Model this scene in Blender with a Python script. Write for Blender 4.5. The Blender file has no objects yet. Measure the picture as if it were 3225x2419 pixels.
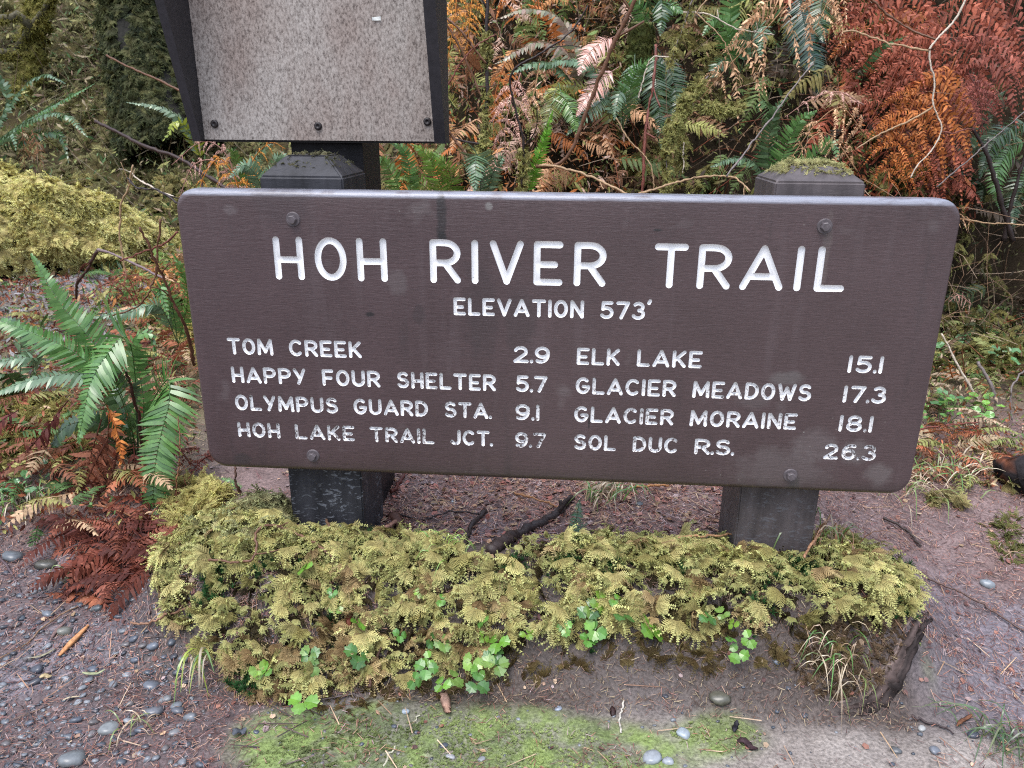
import bpy, math, random
import numpy as np
from mathutils import Vector, Matrix

# ------------------------------------------------------------------ camera, world, sun, exposure
SC = bpy.context.scene
COL = SC.collection
OX, OZ = -0.762, 1.0                                  # sign top-left corner sits at (-.762, 0, 1.0)
CAM = np.array([0.80056703 + OX, -1.51656899, 0.13245945 + OZ])
FW = np.array([-0.07312171, 0.94325203, -0.3239272])
UP = np.array([-0.0318739, 0.32242052, 0.94605976])
FW /= np.linalg.norm(FW)
RT = np.cross(FW, UP); RT /= np.linalg.norm(RT)
UP = np.cross(RT, FW)
PW, PH, FPX = 3225.0, 2419.0, 2422.0
cd = bpy.data.cameras.new('camera'); cam = bpy.data.objects.new('camera', cd); COL.objects.link(cam)
cd.sensor_fit = 'HORIZONTAL'; cd.sensor_width = 36.0; cd.lens = FPX / PW * 36.0
cd.clip_start = 0.02; cd.clip_end = 200.0
M = Matrix(((RT[0], UP[0], -FW[0], CAM[0]), (RT[1], UP[1], -FW[1], CAM[1]), (RT[2], UP[2], -FW[2], CAM[2]), (0, 0, 0, 1)))
cam.matrix_world = M
cd.dof.use_dof = True; cd.dof.focus_distance = 1.75; cd.dof.aperture_fstop = 9.0
SC.camera = cam

SUN_ELEV, SUN_AZ = math.radians(66), math.radians(205)   # azimuth clockwise from +Y: behind the camera, a little left
w = bpy.data.worlds.new('World'); SC.world = w; w.use_nodes = True
nt = w.node_tree; nt.nodes.clear()
out = nt.nodes.new('ShaderNodeOutputWorld'); bg = nt.nodes.new('ShaderNodeBackground')
sky = nt.nodes.new('ShaderNodeTexSky'); sky.sky_type = 'NISHITA'; sky.sun_disc = False
sky.sun_elevation = SUN_ELEV; sky.sun_rotation = SUN_AZ
hs = nt.nodes.new('ShaderNodeHueSaturation'); hs.inputs['Saturation'].default_value = 0.55
# a gap in the forest canopy: bright cloud overhead, dim towards the tree line
tcw = nt.nodes.new('ShaderNodeTexCoord'); sxw = nt.nodes.new('ShaderNodeSeparateXYZ'); nt.links.new(tcw.outputs['Generated'], sxw.inputs[0])
mrw = nt.nodes.new('ShaderNodeMapRange'); mrw.inputs[1].default_value = 0.0; mrw.inputs[2].default_value = 0.9; mrw.inputs[3].default_value = 0.16; mrw.inputs[4].default_value = 2.5
nt.links.new(sxw.outputs[2], mrw.inputs[0])
vmw = nt.nodes.new('ShaderNodeVectorMath'); vmw.operation = 'SCALE'
nt.links.new(sky.outputs[0], hs.inputs['Color']); nt.links.new(hs.outputs[0], vmw.inputs[0]); nt.links.new(mrw.outputs[0], vmw.inputs['Scale']); nt.links.new(vmw.outputs[0], bg.inputs['Color'])
bg.inputs['Strength'].default_value = 0.13
nt.links.new(bg.outputs[0], out.inputs['Surface'])
sl = bpy.data.lights.new('sun', 'SUN'); sl.energy = 1.2; sl.angle = math.radians(35); sl.color = (1.0, 0.95, 0.9)
so = bpy.data.objects.new('sun', sl); COL.objects.link(so)
sd = Vector((math.sin(SUN_AZ) * math.cos(SUN_ELEV), math.cos(SUN_AZ) * math.cos(SUN_ELEV), math.sin(SUN_ELEV)))
so.rotation_euler = sd.to_track_quat('Z', 'Y').to_euler(); so.location = sd * 20
SC.view_settings.view_transform = 'Standard'; SC.view_settings.look = 'None'
SC.view_settings.exposure = 1.02; SC.view_settings.gamma = 1.0
SC.cycles.max_bounces = 6; SC.cycles.diffuse_bounces = 3; SC.cycles.glossy_bounces = 2
SC.cycles.transmission_bounces = 3; SC.cycles.use_denoising = False; SC.cycles.filter_width = 1.1; SC.cycles.sample_clamp_indirect = 4.0

rng = np.random.default_rng(11)
random.seed(5)

# ------------------------------------------------------------------ helpers
def ray(px, py):
    d = FW + RT * ((px - PW / 2) / FPX) - UP * ((py - PH / 2) / FPX)
    return d
def at(px, py, Y):
    """the point of the place seen at photo pixel px,py at distance row Y"""
    d = ray(px, py); return CAM + d * ((Y - CAM[1]) / d[1])

def hashn(ix, iy, s):
    n = (ix.astype(np.int64) * 374761393 + iy.astype(np.int64) * 668265263 + s * 982451653) & 0xFFFFFFFF
    n = ((n ^ (n >> 13)) * 1274126177) & 0xFFFFFFFF
    n = (n ^ (n >> 16)) & 0xFFFFFFFF
    return n / 4294967295.0
def vnoise(x, y, s=0):
    x = np.asarray(x, float); y = np.asarray(y, float)
    ix = np.floor(x); iy = np.floor(y); fx = x - ix; fy = y - iy
    fx = fx * fx * (3 - 2 * fx); fy = fy * fy * (3 - 2 * fy)
    a = hashn(ix, iy, s); b = hashn(ix + 1, iy, s); c = hashn(ix, iy + 1, s); d = hashn(ix + 1, iy + 1, s)
    return (a * (1 - fx) + b * fx) * (1 - fy) + (c * (1 - fx) + d * fx) * fy
def fbm(x, y, s=0, o=4):
    t = 0; a = .5; f = 1.0
    for k in range(o):
        t = t + a * vnoise(np.asarray(x) * f, np.asarray(y) * f, s + k * 17); a *= .5; f *= 2.03
    return t / (1 - .5 ** o)
def sstep(a, b, x):
    t = np.clip((np.asarray(x, float) - a) / (b - a), 0, 1); return t * t * (3 - 2 * t)

def mesh_obj(name, V, F, mat, parent=None, tint=None, smooth=True, base=None, sharp=None):
    """V (n,3) world coords; F list of face arrays (quads m,4 / tris m,3); ONE mesh object"""
    V = np.asarray(V, dtype=np.float32)
    off = np.zeros(3, np.float32)
    if parent is not None:
        off = np.array(wloc(parent), np.float32)
    elif base is not None:
        off = np.array(base, np.float32)
    Vl = V - off
    me = bpy.data.meshes.new(name)
    Fs = [np.asarray(f, dtype=np.int32) for f in F if len(f)]
    nl = sum(f.size for f in Fs); nf = sum(len(f) for f in Fs)
    me.vertices.add(len(Vl)); me.vertices.foreach_set('co', Vl.ravel())
    me.loops.add(nl); me.loops.foreach_set('vertex_index', np.concatenate([f.ravel() for f in Fs]))
    tot = np.concatenate([np.full(len(f), f.shape[1], np.int32) for f in Fs])
    st = np.concatenate([[0], np.cumsum(tot)[:-1]]).astype(np.int32)
    me.polygons.add(nf); me.polygons.foreach_set('loop_start', st)
    me.polygons.foreach_set('use_smooth', np.full(nf, bool(smooth)))
    if tint is not None:
        t = np.asarray(tint, np.float32)
        if t.ndim == 1: t = np.tile(t, (len(Vl), 1))
        c = np.ones((len(Vl), 4), np.float32); c[:, :3] = t
        a = me.color_attributes.new('tint', 'FLOAT_COLOR', 'POINT'); a.data.foreach_set('color', c.ravel())
    me.update(calc_edges=True); me.validate()
    if sharp: me.set_sharp_from_angle(angle=math.radians(sharp))
    if mat: me.materials.append(mat)
    o = bpy.data.objects.new(name, me); COL.objects.link(o)
    if parent is not None: o.parent = parent
    elif base is not None: o.location = base
    return o
WL = {}
def wloc(o):
    p = Vector((0, 0, 0))
    while o is not None:
        p = p + o.location; o = o.parent
    return tuple(p)
def tag(o, label, cat, group=None, kind=None):
    if label: o['label'] = label
    if cat: o['category'] = cat
    if group: o['group'] = group
    if kind: o['kind'] = kind
    return o
def thing(name, label, cat, loc, group=None):
    o = bpy.data.objects.new(name, None); COL.objects.link(o); o.empty_display_size = .05
    o.location = tuple(loc); return tag(o, label, cat, group)

class Acc:
    """collects pieces of ONE mesh"""
    def __init__(s): s.V = []; s.Q = []; s.T = []; s.C = []; s.n = 0
    def add(s, V, F, tint=None):
        V = np.asarray(V, float); F = np.asarray(F)
        if len(F): (s.Q if F.shape[1] == 4 else s.T).append(F + s.n)
        s.V.append(V)
        t = np.array([.5, .5, .5]) if tint is None else np.asarray(tint, float)
        s.C.append(np.tile(t, (len(V), 1)) if t.ndim == 1 else t)
        s.n += len(V)
    def obj(s, name, mat, parent=None, **k):
        F = []
        if s.Q: F.append(np.concatenate(s.Q))
        if s.T: F.append(np.concatenate(s.T))
        return mesh_obj(name, np.concatenate(s.V), F, mat, parent, tint=np.concatenate(s.C), **k)

def unit(v): v = np.asarray(v, float); return v / (np.linalg.norm(v, axis=-1, keepdims=True) + 1e-12)
def catmull(P, n):
    P = np.asarray(P, float)
    if len(P) == 2:
        t = np.linspace(0, 1, n)[:, None]; return P[0] * (1 - t) + P[1] * t
    Q = np.vstack([2 * P[0] - P[1], P, 2 * P[-1] - P[-2]])
    L = np.r_[0, np.cumsum(np.linalg.norm(np.diff(P, axis=0), axis=1))]; L /= L[-1]
    u = np.linspace(0, 1, n); k = np.clip(np.searchsorted(L, u, side='right') - 1, 0, len(P) - 2)
    f = ((u - L[k]) / (L[k + 1] - L[k] + 1e-12))[:, None]
    p0, p1, p2, p3 = Q[k], Q[k + 1], Q[k + 2], Q[k + 3]
    return .5 * (2 * p1 + (p2 - p0) * f + (2 * p0 - 5 * p1 + 4 * p2 - p3) * f ** 2 + (3 * p1 - p0 - 3 * p2 + p3) * f ** 3)
def frames(P, hint):
    T = unit(np.gradient(P, axis=0)); N = np.tile(unit(hint), (len(P), 1))
    N = unit(N - T * np.sum(N * T, 1, keepdims=True)); S = np.cross(T, N)
    return T, N, S
def tube(P, r, sides=6, hint=(.13, .21, .97), closed=False, cap=True):
    P = np.asarray(P, float); n = len(P)
    r = np.broadcast_to(np.asarray(r, float), (n,))
    T, N, S = frames(P, hint)
    a = np.arange(sides) * 2 * math.pi / sides
    V = (P[:, None] + (np.cos(a)[None, :, None] * N[:, None] + np.sin(a)[None, :, None] * S[:, None]) * r[:, None, None]).reshape(-1, 3)
    i = np.arange(n - 1)[:, None] * sides; j = np.arange(sides)[None]
    j2 = (j + 1) % sides
    F = np.stack([i + j, i + j2, i + sides + j2, i + sides + j], -1).reshape(-1, 4)
    if cap:
        V = np.vstack([V, P[0], P[-1]])
        z = n * sides; jj = np.arange(sides); e = (n - 1) * sides
        F = np.vstack([F, np.stack([jj, (jj + 1) % sides, np.full(sides, z), np.full(sides, z)], -1)[:0]])
        Tt = np.vstack([np.stack([np.full(sides, z), (jj + 1) % sides, jj], -1), np.stack([np.full(sides, z + 1), e + jj, e + (jj + 1) % sides], -1)])
        return V, F, Tt
    return V, F, np.zeros((0, 3), int)
def add_tube(acc, P, r, sides=6, tint=None, hint=(.13, .21, .97)):
    V, F, T = tube(P, r, sides, hint)
    n0 = acc.n
    acc.add(V, F, tint); 
    if len(T): acc.T.append(T + n0)

def scatter(acc, tv, tf, pos, rot, scale, tint, ttint=None):
    """template tv,tf at pos (m,3) with rotation matrices (m,3,3), scale (m,), tint (m,3)"""
    m = len(pos); k = len(tv)
    V = np.einsum('mij,kj->mki', rot, tv) * np.asarray(scale).reshape(m, 1, 1) + pos[:, None]
    F = (tf[None] + (np.arange(m) * k)[:, None, None]).reshape(-1, tf.shape[1])
    C = np.repeat(np.asarray(tint)[:, None], k, 1)
    if ttint is not None: C = C * ttint[None]
    acc.add(V.reshape(-1, 3), F, C.reshape(-1, 3))
def rots(z, ang, tilt=None, tdir=None):
    """frames whose local z is z (m,3), spun by ang"""
    z = unit(z); h = np.tile(np.array([.31, .95, .05]), (len(z), 1))
    x = unit(np.cross(h, z)); y = np.cross(z, x)
    c, s = np.cos(ang)[:, None], np.sin(ang)[:, None]
    X = x * c + y * s; Y = -x * s + y * c
    return np.stack([X, Y, z], -1)

# ------------------------------------------------------------------ materials
def mat(name):
    m = bpy.data.materials.new(name); m.use_nodes = True
    n = m.node_tree.nodes; return m, m.node_tree, n, m.node_tree.links, n['Principled BSDF']
def node(nt, t, **k):
    n = nt.nodes.new(t)
    for a, b in k.items():
        if a in n.inputs: n.inputs[a].default_value = b
        else: setattr(n, a, b)
    return n
def ramp(nt, stops):
    r = nt.nodes.new('ShaderNodeValToRGB'); e = r.color_ramp.elements
    while len(e) < len(stops): e.new(.5)
    for q, (p, c) in zip(e, stops):
        q.position = p; q.color = (c[0], c[1], c[2], 1) if not isinstance(c, (int, float)) else (c, c, c, 1)
    return r
def mixc(nt, fac, a, b, mode='MIX'):
    m = nt.nodes.new('ShaderNodeMix'); m.data_type = 'RGBA'; m.blend_type = mode
    for s, v in ((0, fac), (6, a), (7, b)):
        if hasattr(v, 'default_value'): nt.links.new(v, m.inputs[s])
        elif isinstance(v, (int, float)): m.inputs[s].default_value = v
        else: m.inputs[s].default_value = (*v, 1)
    return m.outputs[2]
def noise(nt, co, scale, detail=4, rough=.55, sx=(1, 1, 1), dist=0):
    mp = nt.nodes.new('ShaderNodeMapping'); mp.inputs['Scale'].default_value = sx
    nt.links.new(co, mp.inputs[0])
    n = node(nt, 'ShaderNodeTexNoise', Scale=scale, Detail=detail, Roughness=rough, Distortion=dist)
    nt.links.new(mp.outputs[0], n.inputs['Vector']); return n.outputs[0]
def bump(nt, bs, h, strength, dist):
    b = node(nt, 'ShaderNodeBump', Strength=strength, Distance=dist)
    nt.links.new(h, b.inputs['Height']); nt.links.new(b.outputs[0], bs.inputs['Normal']); return b
def tint_mat(name, rough=.5, transl=0.0, var=.35, nscale=60, spec=.5, bmp=0, coat=0, dryback=False):
    """base colour comes from the thing's own 'tint', broken up by fine noise"""
    m, nt, n, L, bs = mat(name)
    at_ = node(nt, 'ShaderNodeAttribute', attribute_name='tint')
    co = nt.nodes.new('ShaderNodeNewGeometry').outputs['Position']
    nz = noise(nt, co, nscale, 3)
    r = ramp(nt, [(.25, 1 - var), (.75, 1 + var)]); L.new(nz, r.inputs[0])
    r.color_ramp.elements[1].color = (1 + var,) * 3 + (1,)
    c = mixc(nt, 1.0, at_.outputs['Color'], r.outputs[0], 'MULTIPLY')
    L.new(c, bs.inputs['Base Color']); bs.inputs['Roughness'].default_value = rough
    bs.inputs['Specular IOR Level'].default_value = spec
    if dryback:                      # the bank under the thicket is crumbly and dull, the open trail is wet
        sp_ = nt.nodes.new('ShaderNodeSeparateXYZ'); L.new(co, sp_.inputs[0])
        mp_ = node(nt, 'ShaderNodeMapRange'); mp_.inputs[1].default_value = .9; mp_.inputs[2].default_value = 1.6; mp_.inputs[3].default_value = spec; mp_.inputs[4].default_value = 0.0
        L.new(sp_.outputs[1], mp_.inputs[0]); L.new(mp_.outputs[0], bs.inputs['Specular IOR Level'])
    if coat: bs.inputs['Coat Weight'].default_value = coat; bs.inputs['Coat Roughness'].default_value = .15
    if bmp: bump(nt, bs, nz, .5, bmp)
    if transl:
        tr = nt.nodes.new('ShaderNodeBsdfTranslucent'); L.new(c, tr.inputs['Color'])
        mx = nt.nodes.new('ShaderNodeMixShader'); mx.inputs[0].default_value = transl
        L.new(bs.outputs[0], mx.inputs[1]); L.new(tr.outputs[0], mx.inputs[2])
        L.new(mx.outputs[0], nt.nodes['Material Output'].inputs['Surface'])
    return m
M_LEAF = tint_mat('wet_green_leaf', .27, .22, .2, 90, spec=.75)
M_DEAD = tint_mat('wet_dead_leaf', .5, .22, .4, 120, spec=.18)
M_MOSS = tint_mat('feather_moss', .7, .3, .2, 50, spec=.2)
M_TWIG = tint_mat('wet_twig', .5, 0, .45, 160, bmp=.002, spec=.3)
M_BARK = tint_mat('wet_bark', .7, 0, .6, 40, bmp=.01, spec=.15)
M_STONE = tint_mat('wet_river_stone', .28, 0, .25, 110)
M_LITTER = tint_mat('needle_litter', .45, 0, .3, 200, spec=.3)
M_GROUND = tint_mat('wet_trail_soil', .5, 0, .5, 150, spec=.28, bmp=.008, dryback=True)
M_MOSSBED = tint_mat('soil_under_moss', .9, 0, .4, 90, spec=.1, bmp=.01)

def board_mat():
    m, nt, n, L, bs = mat('brown_painted_board')
    co = nt.nodes.new('ShaderNodeTexCoord').outputs['Object']
    grain = noise(nt, co, 55, 5, .6, (1, 1, 14))
    big = noise(nt, co, 4.5, 4, .6)
    streak = noise(nt, co, 9, 4, .6, (2.2, 1, .22))
    r1 = ramp(nt, [(.3, (.057, .033, .033)), (.7, (.078, .047, .048))]); L.new(big, r1.inputs[0])
    r2 = ramp(nt, [(.36, .45), (.60, 1.0)]); L.new(grain, r2.inputs[0])
    c = mixc(nt, .55, r1.outputs[0], r2.outputs[0], 'MULTIPLY')
    r3 = ramp(nt, [(.56, 0.0), (.72, 1.0)]); L.new(streak, r3.inputs[0])
    c = mixc(nt, r3.outputs[0], c, mixc(nt, .13, c, (.16, .13, .135)))
    r4 = ramp(nt, [(.28, 1.0), (.42, 0.0)]); L.new(streak, r4.inputs[0])
    c = mixc(nt, r4.outputs[0], c, mixc(nt, .5, c, (.03, .022, .022)))
    # pale lichen freckles and dark nicks
    vo = node(nt, 'ShaderNodeTexVoronoi', Scale=46.0); L.new(co, vo.inputs['Vector'])
    sz = noise(nt, co, 3.0, 3, .6)
    r5 = ramp(nt, [(.0, 1.0), (.10, 0.0)]); L.new(vo.outputs['Distance'], r5.inputs[0])
    r6 = ramp(nt, [(.58, 0.0), (.66, 1.0)]); L.new(sz, r6.inputs[0])
    f = mixc(nt, 1.0, r5.outputs[0], r6.outputs[0], 'MULTIPLY')
    c = mixc(nt, f, c, (.26, .25, .22))
    vo2 = node(nt, 'ShaderNodeTexVoronoi', Scale=30.0); 
    mp = nt.nodes.new('ShaderNodeMapping'); mp.inputs['Location'].default_value = (3, 1, 7); L.new(co, mp.inputs[0]); L.new(mp.outputs[0], vo2.inputs['Vector'])
    r7 = ramp(nt, [(.0, .8), (.055, 0.0)]); L.new(vo2.outputs['Distance'], r7.inputs[0])
    c = mixc(nt, r7.outputs[0], c, (.02, .014, .013))
    # blotchy pale patches (dried algae)
    bl = noise(nt, co, 11, 2, .5); r8 = ramp(nt, [(.66, 0.0), (.8, .35)]); L.new(bl, r8.inputs[0])
    c = mixc(nt, r8.outputs[0], c, (.19, .17, .165))
    # paint worn pale along the weathered top edge, sky sheen painted into the colour
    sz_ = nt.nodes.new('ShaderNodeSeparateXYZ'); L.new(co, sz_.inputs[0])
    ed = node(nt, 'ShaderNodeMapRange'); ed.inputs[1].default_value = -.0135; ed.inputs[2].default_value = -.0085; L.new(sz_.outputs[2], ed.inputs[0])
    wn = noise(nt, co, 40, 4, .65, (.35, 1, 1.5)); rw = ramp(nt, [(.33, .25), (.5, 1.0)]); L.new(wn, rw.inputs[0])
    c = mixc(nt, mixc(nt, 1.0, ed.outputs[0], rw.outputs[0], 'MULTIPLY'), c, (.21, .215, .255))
    L.new(c, bs.inputs['Base Color']); bs.inputs['Roughness'].default_value = .42
    bs.inputs['Specular IOR Level'].default_value = .5; bs.inputs['Coat Weight'].default_value = .5; bs.inputs['Coat Roughness'].default_value = .2
    def blob(u, v, ru, rv, seedscale=30, lo=.35, hi=.65):
        mp = nt.nodes.new('ShaderNodeMapping'); mp.vector_type = 'TEXTURE'; mp.inputs['Location'].default_value = (u, 0, v); mp.inputs['Scale'].default_value = (ru, 1, rv)
        g = nt.nodes.new('ShaderNodeTexGradient'); g.gradient_type = 'SPHERICAL'; L.new(co, mp.inputs[0]); L.new(mp.outputs[0], g.inputs[0])
        z = noise(nt, co, seedscale, 4, .65); a_ = nt.nodes.new('ShaderNodeMath'); a_.operation = 'MULTIPLY_ADD'; L.new(g.outputs['Fac'], a_.inputs[0]); a_.inputs[1].default_value = .9; L.new(z, a_.inputs[2])
        q = ramp(nt, [(lo + .32, 0.0), (hi + .42, 1.0)]); L.new(a_.outputs[0], q.inputs[0]); 
        q2 = ramp(nt, [(0.0, 0.0), (.25, 1.0)]); L.new(g.outputs['Fac'], q2.inputs[0])
        return mixc(nt, 1.0, q.outputs[0], q2.outputs[0], 'MULTIPLY')
    for px, py, rx, ry, colr, k in ((1390, 690, 16, 75, (.018, .013, .013), .9), (1392, 745, 14, 16, (.008, .007, .007), .9), (1520, 980, 60, 160, (.035, .024, .024), .5), (1640, 1010, 50, 110, (.03, .022, .022), .4),
                                (2600, 800, 13, 110, (.17, .145, .125), .45), (2495, 1560, 18, 70, (.02, .016, .016), .8), (985, 1490, 26, 55, (.17, .12, .12), .35), (2460, 1480, 140, 70, (.16, .145, .14), .45), (2560, 1400, 60, 50, (.2, .18, .175), .4), (2690, 1425, 38, 40, (.18, .17, .165), .5),
                                (2770, 1495, 40, 32, (.2, .185, .175), .5), (2480, 1190, 52, 22, (.18, .18, .17), .5), (2370, 1250, 50, 40, (.16, .15, .145), .3), (1250, 890, 36, 36, (.15, .135, .13), .45), (725, 660, 20, 14, (.16, .14, .14), .5), (1540, 650, 12, 12, (.3, .3, .28), .7), (1320, 990, 20, 30, (.02, .015, .015), .4),
                                (1165, 990, 14, 8, (.01, .008, .008), .9), (765, 1445, 24, 18, (.03, .024, .024), .7), (890, 645, 90, 60, (.045, .03, .032), .5), (2070, 725, 16, 4, (.01, .008, .008), .9), (1855, 1330, 3, 30, (.01, .008, .008), .9)):
        p_ = at(px, py, 0.0); sc_ = np.linalg.norm(p_ - CAM) / FPX
        c = mixc(nt, mixc(nt, 1.0, blob(p_[0] - OX, p_[2] - OZ, rx * sc_ * 1.5, ry * sc_ * 1.5), (k * (.55 if colr[0] > .1 else 1),) * 3, 'MULTIPLY'), c, colr)
    # grime and algae along the bottom edge
    eb = node(nt, 'ShaderNodeMapRange'); eb.inputs[1].default_value = -.575; eb.inputs[2].default_value = -.612; L.new(sz_.outputs[2], eb.inputs[0])
    c = mixc(nt, mixc(nt, 1.0, eb.outputs[0], big, 'MULTIPLY'), c, (.022, .019, .015))
    L.new(c, bs.inputs['Base Color'])
    ad = nt.nodes.new('ShaderNodeMath'); ad.operation = 'MULTIPLY_ADD'; L.new(noise(nt, co, 26, 5, .6, (.5, 1, 7)), ad.inputs[0]); ad.inputs[1].default_value = .9; L.new(grain, ad.inputs[2])
    bump(nt, bs, ad.outputs[0], .55, .0016)
    return m
def letter_mat():
    m, nt, n, L, bs = mat('white_routed_paint')
    co = nt.nodes.new('ShaderNodeTexCoord').outputs['Object']
    a = noise(nt, co, 170, 4, .65); b = noise(nt, co, 7, 3, .6)
    sx = nt.nodes.new('ShaderNodeSeparateXYZ'); L.new(co, sx.inputs[0])
    mr = node(nt, 'ShaderNodeMapRange'); mr.inputs[1].default_value = -.10; mr.inputs[2].default_value = -.52; mr.inputs[3].default_value = 0; mr.inputs[4].default_value = .16
    L.new(sx.outputs[2], mr.inputs[0])
    md = nt.nodes.new('ShaderNodeMath'); md.operation = 'MULTIPLY_ADD'; L.new(b, md.inputs[0]); md.inputs[1].default_value = .22
    L.new(a, md.inputs[2])
    m2 = nt.nodes.new('ShaderNodeMath'); m2.operation = 'ADD'; L.new(md.outputs[0], m2.inputs[0]); L.new(mr.outputs[0], m2.inputs[1])
    r = ramp(nt, [(.785, 0.0), (.87, 1.0)]); L.new(m2.outputs[0], r.inputs[0])
    c = mixc(nt, r.outputs[0], (.80, .80, .80), (.12, .09, .085))
    L.new(c, bs.inputs['Base Color']); bs.inputs['Roughness'].default_value = .4
    return m
def post_mat(name, base, spots):
    m, nt, n, L, bs = mat(name)
    co = nt.nodes.new('ShaderNodeTexCoord').outputs['Object']
    g = noise(nt, co, 30, 5, .6, (1, 1, .25)); r = ramp(nt, [(.3, tuple(.6 * x for x in base)), (.7, tuple(1.35 * x for x in base))]); L.new(g, r.inputs[0])
    s = noise(nt, co, 75, 4, .65, (.6, .6, 1.5), 1.2); r2 = ramp(nt, [(.56, 0.0), (.62, 1.0)]); L.new(s, r2.inputs[0])
    s2 = noise(nt, co, 6, 2); r3 = ramp(nt, [(.42, 0.0), (.55, spots)]); L.new(s2, r3.inputs[0])
    f = mixc(nt, 1.0, r2.outputs[0], r3.outputs[0], 'MULTIPLY')
    sz_ = nt.nodes.new('ShaderNodeSeparateXYZ'); L.new(co, sz_.inputs[0]); lo_ = node(nt, 'ShaderNodeMapRange'); lo_.inputs[1].default_value = -.45; lo_.inputs[2].default_value = -.6; L.new(sz_.outputs[2], lo_.inputs[0])
    f = mixc(nt, 1.0, f, lo_.outputs[0], 'MULTIPLY'); c = mixc(nt, f, r.outputs[0], (.17, .18, .20))
    L.new(c, bs.inputs['Base Color']); bs.inputs['Roughness'].default_value = .5
    bs.inputs['Specular IOR Level'].default_value = .22
    bump(nt, bs, s, .4, .002); return m
def panel_mat():
    m, nt, n, L, bs = mat('weathered_fibreboard')
    co = nt.nodes.new('ShaderNodeTexCoord').outputs['Object']
    f = noise(nt, co, 215, 3, .75, (1, 1, .6)); g = noise(nt, co, 3.6, 4, .6, (1.6, 1, .7))
    r = ramp(nt, [(.31, (.12, .10, .09)), (.46, (.285, .252, .226)), (.62, (.42, .38, .345))]); L.new(f, r.inputs[0])
    r2 = ramp(nt, [(.45, 0.0), (.68, .55)]); L.new(g, r2.inputs[0])
    sx = nt.nodes.new('ShaderNodeSeparateXYZ'); L.new(co, sx.inputs[0])
    mr = node(nt, 'ShaderNodeMapRange'); mr.inputs[1].default_value = .05; mr.inputs[2].default_value = .30; mr.inputs[3].default_value = .15; mr.inputs[4].default_value = 1.3
    L.new(sx.outputs[2], mr.inputs[0])
    k = nt.nodes.new('ShaderNodeMath'); k.operation = 'MULTIPLY'; L.new(r2.outputs[0], k.inputs[0]); L.new(mr.outputs[0], k.inputs[1])
    c = mixc(nt, k.outputs[0], r.outputs[0], mixc(nt, .8, r.outputs[0], (.55, .38, .33), 'MULTIPLY'))
    L.new(c, bs.inputs['Base Color']); bs.inputs['Roughness'].default_value = .75; bs.inputs['Specular IOR Level'].default_value = .25
    bump(nt, bs, f, .5, .0015); return m
def plain(name, col, rough=.5, metal=0, var=.3, sc=80):
    m, nt, n, L, bs = mat(name)
    co = nt.nodes.new('ShaderNodeTexCoord').outputs['Object']
    z = noise(nt, co, sc, 4); r = ramp(nt, [(.3, tuple(x * (1 - var) for x in col)), (.7, tuple(x * (1 + var) for x in col))]); L.new(z, r.inputs[0])
    L.new(r.outputs[0], bs.inputs['Base Color']); bs.inputs['Roughness'].default_value = rough; bs.inputs['Metallic'].default_value = metal
    bump(nt, bs, z, .2, .001); return m
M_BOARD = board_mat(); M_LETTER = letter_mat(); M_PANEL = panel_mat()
M_POST = post_mat('dark_wet_post', (.034, .034, .039), .9)
M_POSTB = post_mat('black_wet_post', (.016, .014, .016), .05)
M_POSTR = post_mat('brown_wet_post', (.085, .072, .072), .35)
M_BOLT = plain('painted_bolt', (.10, .085, .09), .4)
M_SCREW = plain('black_screw', (.02, .015, .015), .5)
M_FRAME = plain('charcoal_frame', (.022, .02, .023), .5)
M_PAPER = plain('paper_scrap', (.7, .72, .68), .7, 0, .1)

# ------------------------------------------------------------------ terrain
def zone_mound(x):            # 1 along the moss bed below the sign, 0 beside it
    X = x - OX
    return sstep(-.30, -.02, X) * (1 - sstep(1.42, 1.75, X))
def H(x, y):
    """height of the ground, sign top = 1.0"""
    x = np.asarray(x, float); y = np.asarray(y, float); X = x - OX
    zm = zone_mound(x)
    F, B = .015, .16
    k = sstep(-.27, -.06, y + .03 * np.sin(X * 7)) * zm + (1 - zm) * sstep(-.25, .75, y)
    z = F + (B - F) * k
    z = z + zm * .055 * np.exp(-((y + .02) / .11) ** 2)
    z = z + .085 * np.exp(-((X - .09) / .085) ** 2 - ((y - .07) / .10) ** 2)      # moss hump at the left post
    # left trail side a little lower, then a fern bank
    z = z + .05 * sstep(-.55, -.3, -X) * 0
    lf = (1 - sstep(-.45, -.05, X))
    z = z + lf * .05 * sstep(.15, .55, y)
    # thicket bank behind, steep on the right half, farther off on the left
    y0 = 1.55 + 1.0 * sstep(2.0, 3.2, X) + 2.6 * (1 - sstep(-.9, .5, X))
    b = np.clip((y - y0), 0, None)
    z = z + 1.05 * b * sstep(0, .5, b) * (1 - .45 * (1 - sstep(-.9, .5, X)))
    z = np.minimum(z, 6 + .02 * y)
    z = z + .05 * (fbm(x * 1.3 + 5, y * 1.3, 3) - .5) * sstep(.4, 1.5, y)
    z = z + .10 * (fbm(x * 3, y * 3, 5) - .5) * sstep(1.4, 2.2, y)
    z = z + .014 * (fbm(x * 9, y * 9, 9) - .5) + .006 * (fbm(x * 40, y * 40, 13) - .5)
    return z
def G(px, py, lift=0.0):
    """point of the ground seen at photo pixel"""
    d = ray(px, py); s = np.linspace(.6, 14, 3500)
    P = CAM + d * s[:, None]
    k = np.argmax(P[:, 2] < H(P[:, 0], P[:, 1]) + lift)
    return P[k] if k > 0 else P[-1]
def nrm(x, y, e=.02):
    dx = (H(x + e, y) - H(x - e, y)) / (2 * e); dy = (H(x, y + e) - H(x, y - e)) / (2 * e)
    return unit(np.stack([-dx, -dy, np.ones_like(dx)], -1))

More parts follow.
